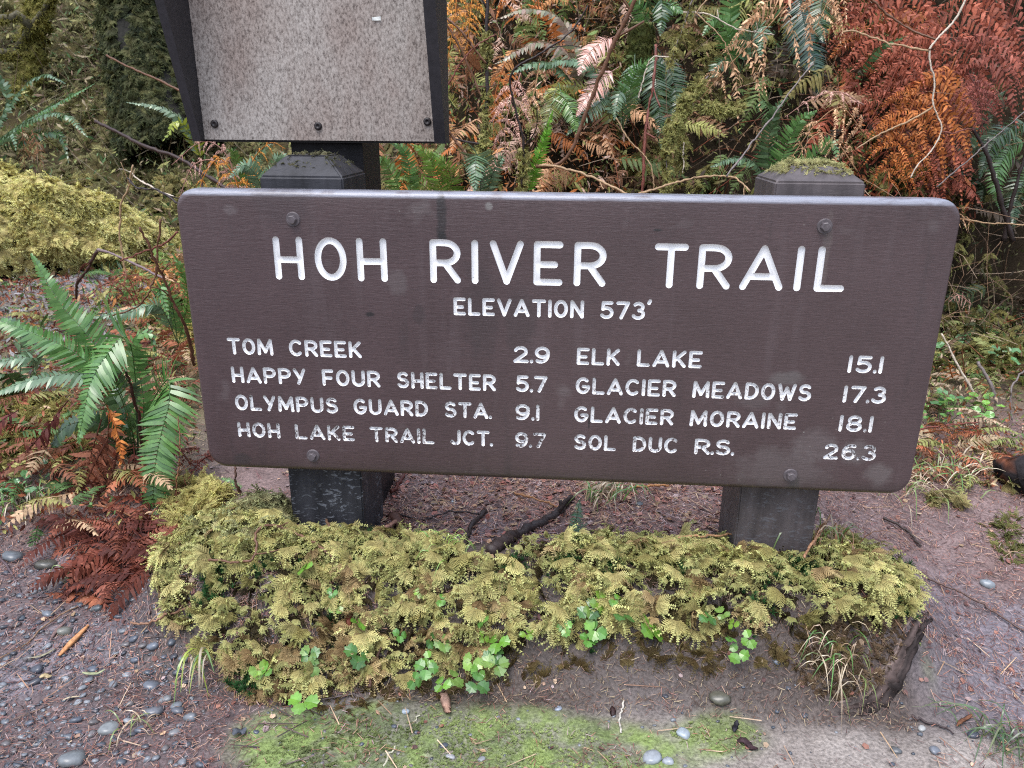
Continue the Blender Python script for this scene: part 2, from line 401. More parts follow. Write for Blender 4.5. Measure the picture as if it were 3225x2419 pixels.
# ------------------------------------------------------------------ ground sheet
def axis(a, b, st, lo, hi):
    c = list(np.arange(a, b, st)); s = st
    l = [a];
    while l[-1] > lo: s *= 1.12; l.append(l[-1] - s)
    s = st; r = [c[-1]]
    while r[-1] < hi: s *= 1.10; r.append(r[-1] + s)
    return np.array(sorted(l[1:]) + c + r[1:])
def build_ground():
    xs = axis(-1.35, 1.75, .0085, -22, 22); ys = axis(-.75, 1.0, .0085, -14, 24)
    X, Y = np.meshgrid(xs, ys); x = X.ravel(); y = Y.ravel()
    z = H(x, y)
    sx = x - OX
    n1 = fbm(x * 5, y * 5, 21); n2 = fbm(x * 18, y * 18, 31); n3 = fbm(x * 60, y * 60, 41, 3)
    def c(*v): return np.array(v)[None]
    mix = lambda a, b, f: a * (1 - f[:, None]) + b * f[:, None]
    col = mix(c(.115, .095, .108), c(.21, .185, .20), n2)                       # purplish trail dirt
    col = mix(col, c(.085, .055, .048), sstep(.42, .62, n1) * .7)                # needle-dark soil
    pale = sstep(.2, .5, sx) * sstep(-.06, -.22, y) if False else sstep(.25, .6, sx) * (1 - sstep(-.30, -.20, y))
    col = mix(col, mix(c(.20, .17, .15), c(.30, .265, .235), n2), pale * .9)     # pale packed silt in front
    alg = np.exp(-(((sx - .66) / .38) ** 2 + ((y + .38) / .125) ** 2)) * 1.35 + .65 * np.exp(-(((sx - 1.13) / .10) ** 2 + ((y + .30) / .055) ** 2)) \
        + .55 * np.exp(-(((sx - 1.56) / .04) ** 2 + ((y + .13) / .09) ** 2)) + .3 * np.exp(-(((sx - .35) / .2) ** 2 + ((y + .42) / .12) ** 2))
    am = sstep(.34, .66, alg * (.55 + .9 * n1)) * (.45 + .55 * sstep(.35, .6, n3 * .6 + n2 * .4))
    col = mix(col, mix(c(.10, .125, .055), c(.17, .225, .072), sstep(.3, .7, n2)), am)     # green algae film
    z = z + .004 * am * n3
    bed = zone_mound(x) * sstep(-.33, -.22, y + .05 * (n1 - .5)) * (1 - sstep(.06, .12, y))
    col = mix(col, mix(c(.035, .026, .020), c(.085, .065, .055), n2), bed * .9)   # dark humus of the bank
    # behind the sign: needle duff; farther: mossy forest floor
    col = mix(col, mix(c(.11, .068, .058), c(.25, .165, .145), n2), sstep(.05, .3, y) * .8)
    far = sstep(.9, 1.6, y)
    fl = mix(c(.035, .028, .018), c(.10, .085, .035), sstep(.4, .65, n2))
    path = np.exp(-((sx + 1.75 + .35 * (y - 2.2)) / .8) ** 2) * sstep(.8, 1.3, y) * (1 - sstep(3.6, 4.2, y)); fl = mix(fl, mix(c(.17, .15, .155), c(.26, .24, .25), n2), path)
    col = mix(col, fl, far)
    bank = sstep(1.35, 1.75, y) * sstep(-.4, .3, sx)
    col = mix(col, mix(c(.010, .008, .006), c(.030, .022, .014), n2), bank)  # soil colour darkened to paint in the shade under the thicket
    ml = (1 - sstep(-.5, -.1, sx)) * sstep(.25, .5, y) * (1 - sstep(1.6, 2.6, y))
    col = mix(col, mix(c(.06, .045, .03), c(.17, .15, .05), n2), ml * .8)
    ny, nx = X.shape; i = (np.arange(ny - 1)[:, None] * nx + np.arange(nx - 1)[None]).ravel()
    F = np.stack([i, i + 1, i + nx + 1, i + nx], -1)
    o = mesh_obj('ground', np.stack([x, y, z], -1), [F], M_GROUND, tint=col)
    o['kind'] = 'structure'; o['label'] = 'damp forest floor and gravelly trail around the sign'
    return o
build_ground()

# ------------------------------------------------------------------ trail sign
SW, SH = 1.524, .61
def arc(cx, cy, rx, ry, a0, a1, n=10):
    a = np.radians(np.linspace(a0, a1, n)); return [(cx + rx * math.cos(t), cy + ry * math.sin(t)) for t in a]
def L_(*p): return [list(p)]
def glyph(ch):
    """single-stroke capitals in a box of height 1: (width, strokes)"""
    g = {}
    if ch == 'H': return .60, [[(0, 0), (0, 1)], [(.60, 0), (.60, 1)], [(0, .46), (.60, .46)]]
    if ch == 'O': return .66, [arc(.33, .5, .33, .5, 80, 280, 14), arc(.33, .5, .33, .5, 260, 460, 14)]
    if ch == 'R': return .62, [[(0, 0), (0, 1)], [(0, 1), (.28, 1.0)] + arc(.30, .73, .32, .27, 85, -90, 12)[1:] + [(0, .46)], [(.30, .46), (.62, 0)]]
    if ch == 'P': return .62, [[(0, 0), (0, 1)], [(0, 1), (.28, 1.0)] + arc(.30, .72, .32, .28, 85, -90, 12)[1:] + [(0, .44)]]
    if ch == 'I': return 0.0, [[(0, 0), (0, 1)]]
    if ch == 'V': return .70, [[(0, 1), (.35, 0)], [(.70, 1), (.35, 0)]]
    if ch == 'E': return .56, [[(0, 0), (0, 1)], [(0, 1), (.56, 1)], [(0, .47), (.44, .47)], [(0, 0), (.56, 0)]]
    if ch == 'F': return .54, [[(0, 0), (0, 1)], [(0, 1), (.54, 1)], [(0, .47), (.46, .47)]]
    if ch == 'T': return .66, [[(0, 1), (.66, 1)], [(.33, 1), (.33, 0)]]
    if ch == 'A': return .78, [[(0, 0), (.39, 1)], [(.78, 0), (.39, 1)], [(.12, .27), (.66, .27)]]
    if ch == 'L': return .56, [[(0, 0), (0, 1)], [(0, 0), (.56, 0)]]
    if ch == 'N': return .64, [[(0, 0), (0, 1)], [(0, 1), (.64, 0)], [(.64, 0), (.64, 1)]]
    if ch == 'M': return .86, [[(0, 0), (.04, 1)], [(.04, 1), (.43, .15)], [(.43, .15), (.82, 1)], [(.82, 1), (.86, 0)]]
    if ch == 'W': return .92, [[(0, 1), (.22, 0)], [(.22, 0), (.46, .8)], [(.46, .8), (.70, 0)], [(.70, 0), (.92, 1)]]
    if ch == 'C': return .66, [arc(.36, .5, .36, .5, 48, 312, 16)]
    if ch == 'G': return .68, [arc(.35, .5, .35, .5, 50, 345, 18), [(.38, .44), (.69, .44)]]
    if ch == 'K': return .60, [[(0, 0), (0, 1)], [(.58, 1), (.02, .38)], [(.20, .55), (.60, 0)]]
    if ch == 'Y': return .60, [[(0, 1), (.30, .40)], [(.60, 1), (.22, 0)]]
    if ch == 'U': return .64, [[(0, 1), (0, .36)] + arc(.32, .34, .32, .34, 185, 355, 12) + [(.64, .36), (.64, 1)]]
    if ch == 'S': return .60, [arc(.31, .755, .27, .245, 35, 250, 12) + arc(.30, .265, .30, .265, 75, -150, 12)]
    if ch == 'D': return .64, [[(0, 0), (0, 1)], [(0, 1), (.20, 1)] + arc(.22, .5, .42, .5, 85, -85, 14) + [(.20, 0), (0, 0)]]
    if ch == 'J': return .50, [[(.50, 1), (.50, .3)] + arc(.24, .26, .26, .26, -5, -160, 9)]
    if ch == '.': return .0, [[(0, .0), (0.001, .02)]]
    if ch == "'": return .10, [[(.10, 1.0), (.0, .86)]]
    if ch == '1': return .0, [[(0, 0), (0, 1)]]
    if ch == '2': return .60, [arc(.29, .71, .28, .29, 160, -35, 12) + [(.02, .03)], [(0, 0), (.62, 0)]]
    if ch == '3': return .58, [arc(.27, .755, .26, .245, 140, -80, 11), arc(.27, .27, .31, .27, 80, -150, 12)]
    if ch == '5': return .60, [[(.08, 1), (.56, 1)], [(.08, 1), (.06, .58)], [(.06, .56)] + arc(.28, .32, .32, .32, 118, -145, 14)]
    if ch == '6': return .60, [arc(.40, .52, .38, .48, 65, 200, 10) + [(.02, .3)], arc(.31, .31, .29, .31, 90, 290, 12), arc(.31, .31, .29, .31, 270, 470, 12)]
    if ch == '7': return .60, [[(0, 1), (.60, 1)], [(.60, 1), (.22, 0)]]
    if ch == '8': return .60, [arc(.3, .755, .26, .245, 80, 280, 11), arc(.3, .755, .26, .245, 260, 460, 11), arc(.3, .265, .30, .265, 80, 280, 12), arc(.3, .265, .30, .265, 260, 460, 12)]
    if ch == '9': return .60, [arc(.30, .68, .30, .32, 80, 280, 12), arc(.30, .68, .30, .32, 260, 460, 12), [(.60, .68)] + arc(.22, .55, .38, .55, -5, -118, 10)]
def sp(px, py):                       # photo pixel -> (u right, v up) on the face of the board
    p = at(px, py, 0.0); return p[0] - OX, p[2] - OZ
def rsp(x0, y0, k):                   # a zoomed crop of the photograph
    return lambda x, y: sp(x0 + x * k, y0 + y * k)
STROKES = []                          # (polyline in u,v ; radius ; layer)
def put(ch, u0, u1, v0, v1, r):
    wd, st = glyph(ch)
    for k, s in enumerate(st):
        a = np.array(s, float)
        sx = (u1 - u0) / wd if wd > 1e-6 else (v1 - v0)
        a = np.stack([u0 + a[:, 0] * sx, v0 + a[:, 1] * (v1 - v0)], -1)
        STROKES.append((a, r, k))
def word(txt, u0, u1, v0, v1, r, gap=.36):
    h = v1 - v0
    ws = [glyph(c)[0] for c in txt]
    gs = [gap * (.72 if '.' in txt[i:i + 2] else 1.0) for i in range(len(txt) - 1)]
    tot = sum(ws) + sum(gs); k = (u1 - u0) / (tot * h) if tot > 0 else 1
    u = u0
    for i, (c, wd) in enumerate(zip(txt, ws)):
        put(c, u, u + wd * h * k, v0, v1, r)
        if i < len(gs): u += (wd + gs[i]) * h * k
def lettering():
    r = .0068
    A = rsp(820, 720, .36166); B = rsp(1300, 720, .36166); C_ = rsp(2000, 720, .36166)
    v1 = np.mean([A(133, 97)[1], B(541, 138)[1], C_(1455, 170)[1]]); v0 = np.mean([A(163, 414)[1], B(543, 462)[1], C_(1600, 508)[1]])
    T = [('H', A(148, 258), A(347, 258)), ('O', A(502, 268), A(721, 268)), ('H', A(870, 290), A(1075, 290)),
         ('R', B(178, 300), B(388, 300)), ('I', B(541, 300), B(541, 300)), ('V', B(700, 170), B(937, 170)), ('E', B(1082, 300), B(1278, 300)), ('R', B(1434, 310), B(1655, 310)),
         ('T', C_(203, 170), C_(437, 170)), ('R', C_(577, 330), C_(810, 330)), ('A', C_(937, 495), C_(1253, 500)), ('I', C_(1432, 330), C_(1432, 330)), ('L', C_(1598, 420), C_(1790, 505))]
    for c, p, q in T: put(c, p[0], q[0], v0, v1, r)
    r = .0037
    D = rsp(680, 1030, .27125); E_ = rsp(1200, 1030, .27125); F = rsp(1750, 1030, .27125); J = rsp(2250, 1030, .29385); K = rsp(1380, 900, .3255)
    def rowv(t, b): return np.mean([p[1] for p in b]) + r, np.mean([p[1] for p in t]) - r
    def W(t, p, q, v, gap=.36): word(t, p[0] + r, q[0] - r, v[0], v[1], r, gap)
    e = rowv([K(205, 118), K(1340, 135)], [K(205, 288), K(1340, 312)])
    W('ELEVATION', K(148, 200), K(1412, 220), e); W('573', K(1567, 230), K(2005, 230), e)
    p = K(2030, 178); q = K(2063, 140); STROKES.append((np.array([p, q]) + [[.002, .002], [-.002, -.002]], r, 0))
    v = rowv([D(205, 130), D(1610, 175), E_(1630, 222), F(310, 240), J(1640, 290)], [D(225, 325), D(1570, 362), E_(1630, 420), F(310, 440), J(1640, 482)])
    W('TOM', D(135, 230), D(663, 240), v); W('CREEK', D(847, 250), D(1690, 270), v); W('2.9', E_(1537, 325), E_(1960, 325), v)
    W('ELK', F(245, 340), F(748, 350), v); W('LAKE', F(945, 360), F(1703, 370), v); W('15.1', J(1437, 385), J(1812, 390), v)
    v = rowv([D(200, 458), E_(440, 530), E_(1860, 570), F(300, 585), J(1640, 620)], [D(215, 655), E_(440, 718), E_(1860, 765), F(300, 775), J(1640, 808)])
    W('HAPPY', D(180, 556), D(1043, 570), v); W('FOUR', D(1232, 590), D(1907, 600), v); W('SHELTER', E_(182, 620), E_(1333, 640), v); W('5.7', E_(1563, 660), E_(1932, 665), v)
    W('GLACIER', F(232, 680), F(1402, 700), v); W('MEADOWS', F(1590, 715), J(1043, 700), v); W('17.3', J(1384, 710), J(1848, 720), v)
    v = rowv([D(290, 788), E_(960, 870), E_(1815, 900), F(290, 920), J(1480, 940)], [D(290, 980), E_(960, 1058), E_(1815, 1082), F(290, 1103), J(1480, 1118)])
    W('OLYMPUS', D(222, 885), D(1416, 910), v); W('GUARD', D(1597, 930), E_(546, 945), v); W('STA.', E_(735, 960), E_(1290, 975), v); W('9.1', E_(1560, 985), E_(1840, 990), v)
    W('GLACIER', F(215, 1010), F(1372, 1040), v); W('MORAINE', F(1558, 1060), J(886, 1010), v); W('18.1', J(1338, 1030), J(1700, 1035), v)
    v = rowv([D(310, 1112), E_(440, 1180), E_(1830, 1222), F(440, 1245), J(1450, 1252)], [D(310, 1290), E_(440, 1352), E_(1830, 1400), F(440, 1425), J(1450, 1430)])
    W('HOH', D(254, 1200), D(745, 1210), v); W('LAKE', D(919, 1225), D(1611, 1240), v); W('TRAIL', D(1787, 1250), E_(618, 1275), v); W('JCT.', E_(805, 1280), E_(1302, 1290), v); W('9.7', E_(1556, 1300), E_(1918, 1305), v)
    W('SOL', F(210, 1330), F(701, 1345), v); W('DUC', F(895, 1350), F(1423, 1360), v); W('R.S.', F(1612, 1385), J(220, 1290), v, .3); W('26.3', J(1172, 1340), J(1738, 1345), v)
lettering()

def slab(w_, h_, t, rc, ro):
    """board, rounded corners and rounded front edge; face at y=0, top left at origin"""
    def outline(ins):
        r = max(rc - ins, .004); P = []
        for cx, cz, a0 in ((w_ - rc, -rc, 0), (rc, -rc, 90), (rc, -h_ + rc, 180), (w_ - rc, -h_ + rc, 270)):
            for a in np.radians(np.linspace(a0, a0 + 90, 9)): P.append((cx + r * math.cos(a), cz + r * math.sin(a)))
        return np.array(P)
    V = []; rings = []
    for k in range(6):
        a = k / 5 * math.pi / 2
        rings.append((ro * (1 - math.sin(a)), ro * (1 - math.cos(a))))
    for k in range(4):
        a = k / 3 * math.pi / 2; rings.append((.006 * (1 - math.cos(a)), t - .006 + .006 * math.sin(a)))
    for ins, y in rings:
        o = outline(ins); V.append(np.stack([o[:, 0], np.full(len(o), y), o[:, 1]], -1))
    n = len(V[0]); V = np.vstack(V); F = []
    for k in range(len(rings) - 1):
        for j in range(n): F.append([k * n + j, k * n + (j + 1) % n, (k + 1) * n + (j + 1) % n, (k + 1) * n + j])
    return V, F, list(range(n))[::-1], [(len(rings) - 1) * n + j for j in range(n)]
def stroke_mesh(poly, r, depth, flat):
    P2 = np.asarray(poly)
    if len(P2) > 2: P2 = catmull(np.c_[P2, np.zeros(len(P2))], max(len(P2) * 2, 8))[:, :2]
    d = unit(np.diff(P2, axis=0)); d0, d1 = d[0], d[-1]
    pts = []; rad = []
    for a in np.radians([-82, -60, -35, -12]): pts.append(P2[0] + d0 * math.sin(a) * r); rad.append(r * math.cos(a))
    pts.append(P2[0]); rad.append(r)
    for p in P2[1:-1]: pts.append(p); rad.append(r)
    pts.append(P2[-1]); rad.append(r)
    for a in np.radians([12, 35, 60, 82]): pts.append(P2[-1] + d1 * math.sin(a) * r); rad.append(r * math.cos(a))
    pts = np.array(pts); rad = np.array(rad); n = len(pts)
    T = unit(np.gradient(pts, axis=0)); S = np.stack([-T[:, 1], T[:, 0]], -1)
    m = 12; a = np.arange(m) * 2 * math.pi / m + .2
    ca, sa = np.cos(a), np.sin(a)
    if flat:
        ca = np.sign(ca) * np.abs(ca) ** .45; sa = np.sign(sa) * np.abs(sa) ** .45
    u = pts[:, None, :] + S[:, None, :] * (ca[None, :, None] * rad[:, None, None])
    y = np.clip(rad / r, .25, 1)[:, None] ** (.25 if flat else .8) * depth * sa[None]
    V = np.stack([u[..., 0], y, u[..., 1]], -1).reshape(-1, 3)
    F = []
    for i in range(n - 1):
        for j in range(m): F.append((i * m + j, i * m + (j + 1) % m, (i + 1) * m + (j + 1) % m, (i + 1) * m + j))
    F.append(tuple(range(m))[::-1]); F.append(tuple((n - 1) * m + j for j in range(m)))
    return V, F
def build_sign():
    root = thing('trail_sign', 'wide brown routed trail sign with white lettering, bolted to two stubby square posts', 'sign', (OX, 0, OZ))
    V, F, front, back = slab(SW, SH, .045, .043, .014)
    me = bpy.data.meshes.new('board'); me.from_pydata([tuple(v) for v in V], [], F + [front, back]); me.validate(); me.update()
    b = bpy.data.objects.new('board', me); COL.objects.link(b)
    import bmesh
    bm = bmesh.new(); bm.from_mesh(me); bmesh.ops.recalc_face_normals(bm, faces=bm.faces); bm.to_mesh(me); bm.free()
    nl = max(k for _, _, k in STROKES) + 1
    cut = []
    for k in range(nl):
        VV = []; FF = []; n0 = 0
        for poly, r, kk in STROKES:
            if kk != k: continue
            flat = r > .005
            # tiny depth steps keep the floors of overlapping strokes off one plane
            v, f = stroke_mesh(poly, r, (.0058 if flat else .0058) + .00006 * kk, flat)
            VV.append(v); FF += [tuple(i + n0 for i in q) for q in f]; n0 += len(v)
        if not VV: continue
        cm = bpy.data.meshes.new('cut'); cm.from_pydata([tuple(v) for v in np.vstack(VV)], [], FF); cm.update()
        bm = bmesh.new(); bm.from_mesh(cm); bmesh.ops.recalc_face_normals(bm, faces=bm.faces); bm.to_mesh(cm); bm.free()
        co = bpy.data.objects.new('cut', cm); COL.objects.link(co); cut.append(co)
        md = b.modifiers.new('c', 'BOOLEAN'); md.operation = 'DIFFERENCE'; md.object = co; md.solver = 'MANIFOLD'
    dg = bpy.context.evaluated_depsgraph_get(); dg.update()
    me2 = bpy.data.meshes.new_from_object(b.evaluated_get(dg)); b.modifiers.clear()
    for c in cut:
        m_ = c.data; bpy.data.objects.remove(c); bpy.data.meshes.remove(m_)
    bpy.data.objects.remove(b)
    # split the painted grooves off as their own part
    bm = bmesh.new(); bm.from_mesh(me2); bm.faces.ensure_lookup_table()
    groove = [f for f in bm.faces if .020 < f.calc_center_median().x < SW - .020 and -SH + .020 < f.calc_center_median().z < -.020 and .00012 < f.calc_center_median().y < .02]
    bl = bm.copy(); keep = {f.index for f in groove}
    bmesh.ops.delete(bl, geom=[f for f in bl.faces if f.index not in keep], context='FACES')
    bmesh.ops.delete(bm, geom=groove, context='FACES')
    mb = bpy.data.meshes.new('board'); bm.to_mesh(mb); ml = bpy.data.meshes.new('lettering'); bl.to_mesh(ml); bm.free(); bl.free()
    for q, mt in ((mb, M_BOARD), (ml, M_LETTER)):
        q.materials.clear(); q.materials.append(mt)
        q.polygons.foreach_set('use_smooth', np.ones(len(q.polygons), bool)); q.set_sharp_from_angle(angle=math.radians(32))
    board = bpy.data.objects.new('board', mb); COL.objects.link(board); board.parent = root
    let = bpy.data.objects.new('lettering', ml); COL.objects.link(let); let.parent = board
    print('SIGN faces', len(mb.polygons), len(ml.polygons))
    # posts
    def post(x0, x1, y0, y1, zt, mt, ins, hc, plate):
        zb = -1.0 - .05
        def ring(i, z): return [(x0 + i, y0 + i, z), (x1 - i, y0 + i, z), (x1 - i, y1 - i, z), (x0 + i, y1 - i, z)]
        bm = bmesh.new(); R = []
        for i, z in ((0, zb), (0, zt), (ins, zt + hc), (ins + .004, zt + hc + .001)):
            R.append([bm.verts.new(p) for p in ring(i, z)])
        for a, c in zip(R, R[1:]):
            for j in range(4): bm.faces.new((a[j], a[(j + 1) % 4], c[(j + 1) % 4], c[j]))
        bm.faces.new(R[-1]); bm.faces.new(R[0][::-1])
        ed = [e for e in bm.edges if not (e.verts[0].co.z < zb + .001 and e.verts[1].co.z < zb + .001)]
        bmesh.ops.bevel(bm, geom=ed, offset=.0035, segments=2, affect='EDGES')
        m_ = bpy.data.meshes.new('post'); bm.to_mesh(m_); bm.free(); m_.materials.append(mt)
        m_.polygons.foreach_set('use_smooth', np.ones(len(m_.polygons), bool)); m_.set_sharp_from_angle(angle=math.radians(25))
        o = bpy.data.objects.new('post', m_); COL.objects.link(o); o.parent = root; return o
    pl = post(.163, .335, .0475, .225, .022, M_POST, .043, .040, None); pl['label'] = 'darker post with speckled flank below the board'
    pr = post(1.186, 1.356, .0475, .225, .024, M_POSTR, .040, .030, None); pr['label'] = 'post with a mossy flat cap'
    # bolts: washer + hexagon head
    for (px, py) in ((923, 691), (2597, 713), (986, 1435), (2489, 1497)):
        u, v = sp(px, py); ev = bpy.data.objects.new('bolt', None)
        bm = bmesh.new()
        bmesh.ops.create_cone(bm, cap_ends=True, segments=6, radius1=.0098, radius2=.0086, depth=.009, matrix=Matrix.Translation((0, -.0075, 0)) @ Matrix.Rotation(math.radians(90), 4, 'X') @ Matrix.Rotation(random.random(), 4, 'Z'))
        bmesh.ops.bevel(bm, geom=list(bm.edges), offset=.0008, segments=1, affect='EDGES')
        m_ = bpy.data.meshes.new('bolt'); bm.to_mesh(m_); bm.free(); m_.materials.append(M_BOLT)
        bpy.data.objects.remove(ev)
        o = bpy.data.objects.new('bolt', m_); COL.objects.link(o); o.parent = root; o.location = (u, 0, v)
        bm = bmesh.new()
        bmesh.ops.create_cone(bm, cap_ends=True, segments=28, radius1=.0150, radius2=.0135, depth=.003, matrix=Matrix.Translation((0, -.0013, 0)) @ Matrix.Rotation(math.radians(90), 4, 'X'))
        m_ = bpy.data.meshes.new('washer'); bm.to_mesh(m_); bm.free(); m_.materials.append(M_BOLT)
        wv = bpy.data.objects.new('washer', m_); COL.objects.link(wv); wv.parent = o
    return root, pl, pr
SIGN, POST_L, POST_R = build_sign()

# ------------------------------------------------------------------ notice board on its own post
def box(acc, a, b, tint=(.5, .5, .5)):
    (x0, y0, z0), (x1, y1, z1) = a, b
    V = [(x0, y0, z0), (x1, y0, z0), (x1, y1, z0), (x0, y1, z0), (x0, y0, z1), (x1, y0, z1), (x1, y1, z1), (x0, y1, z1)]
    acc.add(V, [(0, 3, 2, 1), (4, 5, 6, 7), (0, 1, 5, 4), (1, 2, 6, 5), (2, 3, 7, 6), (3, 0, 4, 7)], tint)
def build_notice():
    root = thing('notice_board', 'empty weathered notice board in a dark frame, on a black post behind the sign', 'notice board', (OX + .23, .33, .16))
    o3 = lambda x, y, z: (x + OX, y, z + OZ)
    a = Acc(); box(a, o3(-.0335, .24, .088), o3(.492, .254, .62)); p = a.obj('backing_panel', M_PANEL, root, smooth=False)
    for xa, xb in ((-.0525, -.0338), (.4925, .517)):
        a = Acc(); n = 2
        V = [o3(xa, .222, .084), o3(xb, .222, .084), o3(xb, .275, .084), o3(xa, .275, .084), o3(xa, .045, .62), o3(xb, .045, .62), o3(xb, .275, .62), o3(xa, .275, .62)]
        a.add(V, [(0, 3, 2, 1), (4, 5, 6, 7), (0, 1, 5, 4), (1, 2, 6, 5), (2, 3, 7, 6), (3, 0, 4, 7)]); a.obj('side_board', M_FRAME, root, smooth=False)
    a = Acc(); box(a, o3(-.0336, .256, .083), o3(.4922, .274, .125)); a.obj('bottom_rail', M_FRAME, root, smooth=False)
    a = Acc(); box(a, o3(.152, .2755, -.98), o3(.318, .43, .62)); a.obj('post', M_POSTB, root, smooth=False)
    for px, py in ((676, 390), (1002, 397), (1346, 383)):
        c = at(px, py, .2395)
        a = Acc(); th = np.linspace(0, 2 * math.pi, 15)[:-1]
        for k, (r0, y0) in enumerate(((.0085, 0), (.0085, -.002), (.006, -.004), (.003, -.004), (.0025, -.002))): 
            pass
        rr = [(.0088, .002), (.0088, -.002), (.0066, -.0042), (.0034, -.0042), (.0026, -.0022), (.0002, -.0022)]
        V = np.array([(c[0] + r * math.cos(t), c[1] + y, c[2] + r * math.sin(t)) for r, y in rr for t in th])
        m = len(th); F = [(k * m + j, k * m + (j + 1) % m, (k + 1) * m + (j + 1) % m, (k + 1) * m + j) for k in range(len(rr) - 1) for j in range(m)]
        a.add(V, F); a.obj('screw', M_SCREW, root)
    c = at(1186, 60, .239); a = Acc(); V = []
    for u in np.linspace(-1, 1, 5): V += [(c[0] + u * .0095, c[1] - .001 - .002 * u * u, c[2] + .004 + .001 * u), (c[0] + u * .0095, c[1] - .0015, c[2] - .003)]
    a.add(V, [(2 * k, 2 * k + 1, 2 * k + 3, 2 * k + 2) for k in range(4)]); a.obj('paper_scrap', M_PAPER, root, smooth=False)
build_notice()

# ------------------------------------------------------------------ ferns, twigs, moss: builders
UPV = np.array([0, 0, 1.0])
def frond_piece(acc, path, width, n, tA, tB, hint=(0, -.55, .8), dead=0.0, fwd=.35, droop=.25, bare=.12, pw=.95, tipw=.06, rach=.0022, gone=0.0, r=rng, shape='sword', rtint=None):
    """one pinnate frond along path: a thin rachis and n pairs of narrow leaflets"""
    m = max(2 * n, 12); P = catmull(path, m); T, N, S = frames(P, hint)
    L = np.sum(np.linalg.norm(np.diff(P, axis=0), axis=1))
    t = np.linspace(bare, .995, n); idx = t * (m - 1); k = np.clip(idx.astype(int), 0, m - 2); f = (idx - k)[:, None]
    p = P[k] * (1 - f) + P[k + 1] * f; T, N, S = T[k], N[k], S[k]
    s = (t - bare) / (1 - bare)
    prof = np.minimum(1, .62 + 1.6 * s) * (1 - s ** 1.7) + tipw if shape == 'sword' else (1 - s ** 1.15) * np.minimum(1, .8 + s) + tipw
    sp_ = L * (1 - bare) / n
    us = np.array([0, .3, .68, 1.0]); hw = np.array([.62, 1, .72, .06])
    VV = []; CC = []
    for side in (-1, 1):
        a = fwd + r.normal(0, .05 + .22 * dead, n)
        l = width * prof * (1 + r.normal(0, .05 + .22 * dead, n))
        D = unit(side * S * np.cos(a)[:, None] + T * np.sin(a)[:, None] + N * (r.normal(0, .06 + .35 * dead, n))[:, None])
        tw = r.normal(.25, .15 + .75 * dead, n)
        cr = unit(T * np.cos(tw)[:, None] + N * np.sin(tw)[:, None])
        c = p[:, None] + D[:, None] * (l[:, None] * us)[..., None] - N[:, None] * (droop * l[:, None] * us ** 2)[..., None] + T[:, None] * (.12 * l[:, None] * us ** 2)[..., None]
        if dead: c = c - UPV * ((.25 + .6 * r.random(n))[:, None] * dead * l[:, None] * us ** 2)[..., None]
        if dead: c = c + r.normal(0, .10 * dead, c.shape) * (l[:, None] * us)[..., None]
        h = .5 * sp_ * pw * hw[None] * (1 + r.normal(0, .08 + .3 * dead, n))[:, None]
        v = np.stack([c - cr[:, None] * h[..., None], c + cr[:, None] * h[..., None]], 2)      # n,4,2,3
        keep = r.random(n) >= gone
        VV.append(v[keep]); mixf = np.clip(.5 + r.normal(0, .3, n), 0, 1)[keep][:, None]
        CC.append((np.asarray(tA) * (1 - mixf) + np.asarray(tB) * mixf) * (1 + r.normal(0, .10 + .12 * dead, (keep.sum(), 1))))
    v = np.concatenate(VV); c = np.clip(np.concatenate(CC), .004, 1); q = len(v)
    F0 = np.array([[0, 1, 3, 2], [2, 3, 5, 4], [4, 5, 7, 6]])
    acc.add(v.reshape(-1, 3), (F0[None] + (np.arange(q) * 8)[:, None, None]).reshape(-1, 4), np.repeat(c, 8, 0))
    add_tube(acc, P, np.linspace(rach, rach * .3, m), 4, np.asarray(tA) * .8 if rtint is None else rtint, hint)
def bip_piece(acc, path, width, n, tA, tB, hint=(0, -.8, .5), dead=.6, r=rng, sub=20, bare=.1, hang=.5, gone=.14, rach=.003, sw=.16):
    """twice divided frond (bracken): side fronds along the rachis, limp when dead"""
    m = 3 * n; P = catmull(path, m); T, N, S = frames(P, hint)
    for i, t in enumerate(np.linspace(bare, .97, n)):
        k = int(t * (m - 1)); s = (t - bare) / (1 - bare); l0 = width * ((1 - s) ** .9 * min(1, .7 + s) + .08)
        for side in (-1, 1):
            if r.random() < gone: continue
            l = l0 * (1 + r.normal(0, .12)); D = unit(side * S[k] * .9 + T[k] * .45 + r.normal(0, .12 * (1 + dead), 3))
            e = P[k] + D * l - UPV * l * hang * (.6 + .6 * r.random()); mid = P[k] + D * l * .55 - UPV * l * hang * .18
            tt = 1 + r.normal(0, .13)
            frond_piece(acc, [P[k], mid, e], l * sw * (1 + r.normal(0, .1)), max(5, int(sub * (.45 + .55 * l / width))), np.asarray(tA) * tt, np.asarray(tB) * tt, hint=N[k] + r.normal(0, .25, 3), dead=dead, fwd=.3, droop=.2, bare=.04, pw=.72, rach=.0009, r=r, shape='tri')
    add_tube(acc, P, np.linspace(rach, rach * .35, m), 5, np.asarray(tA) * .7, hint)

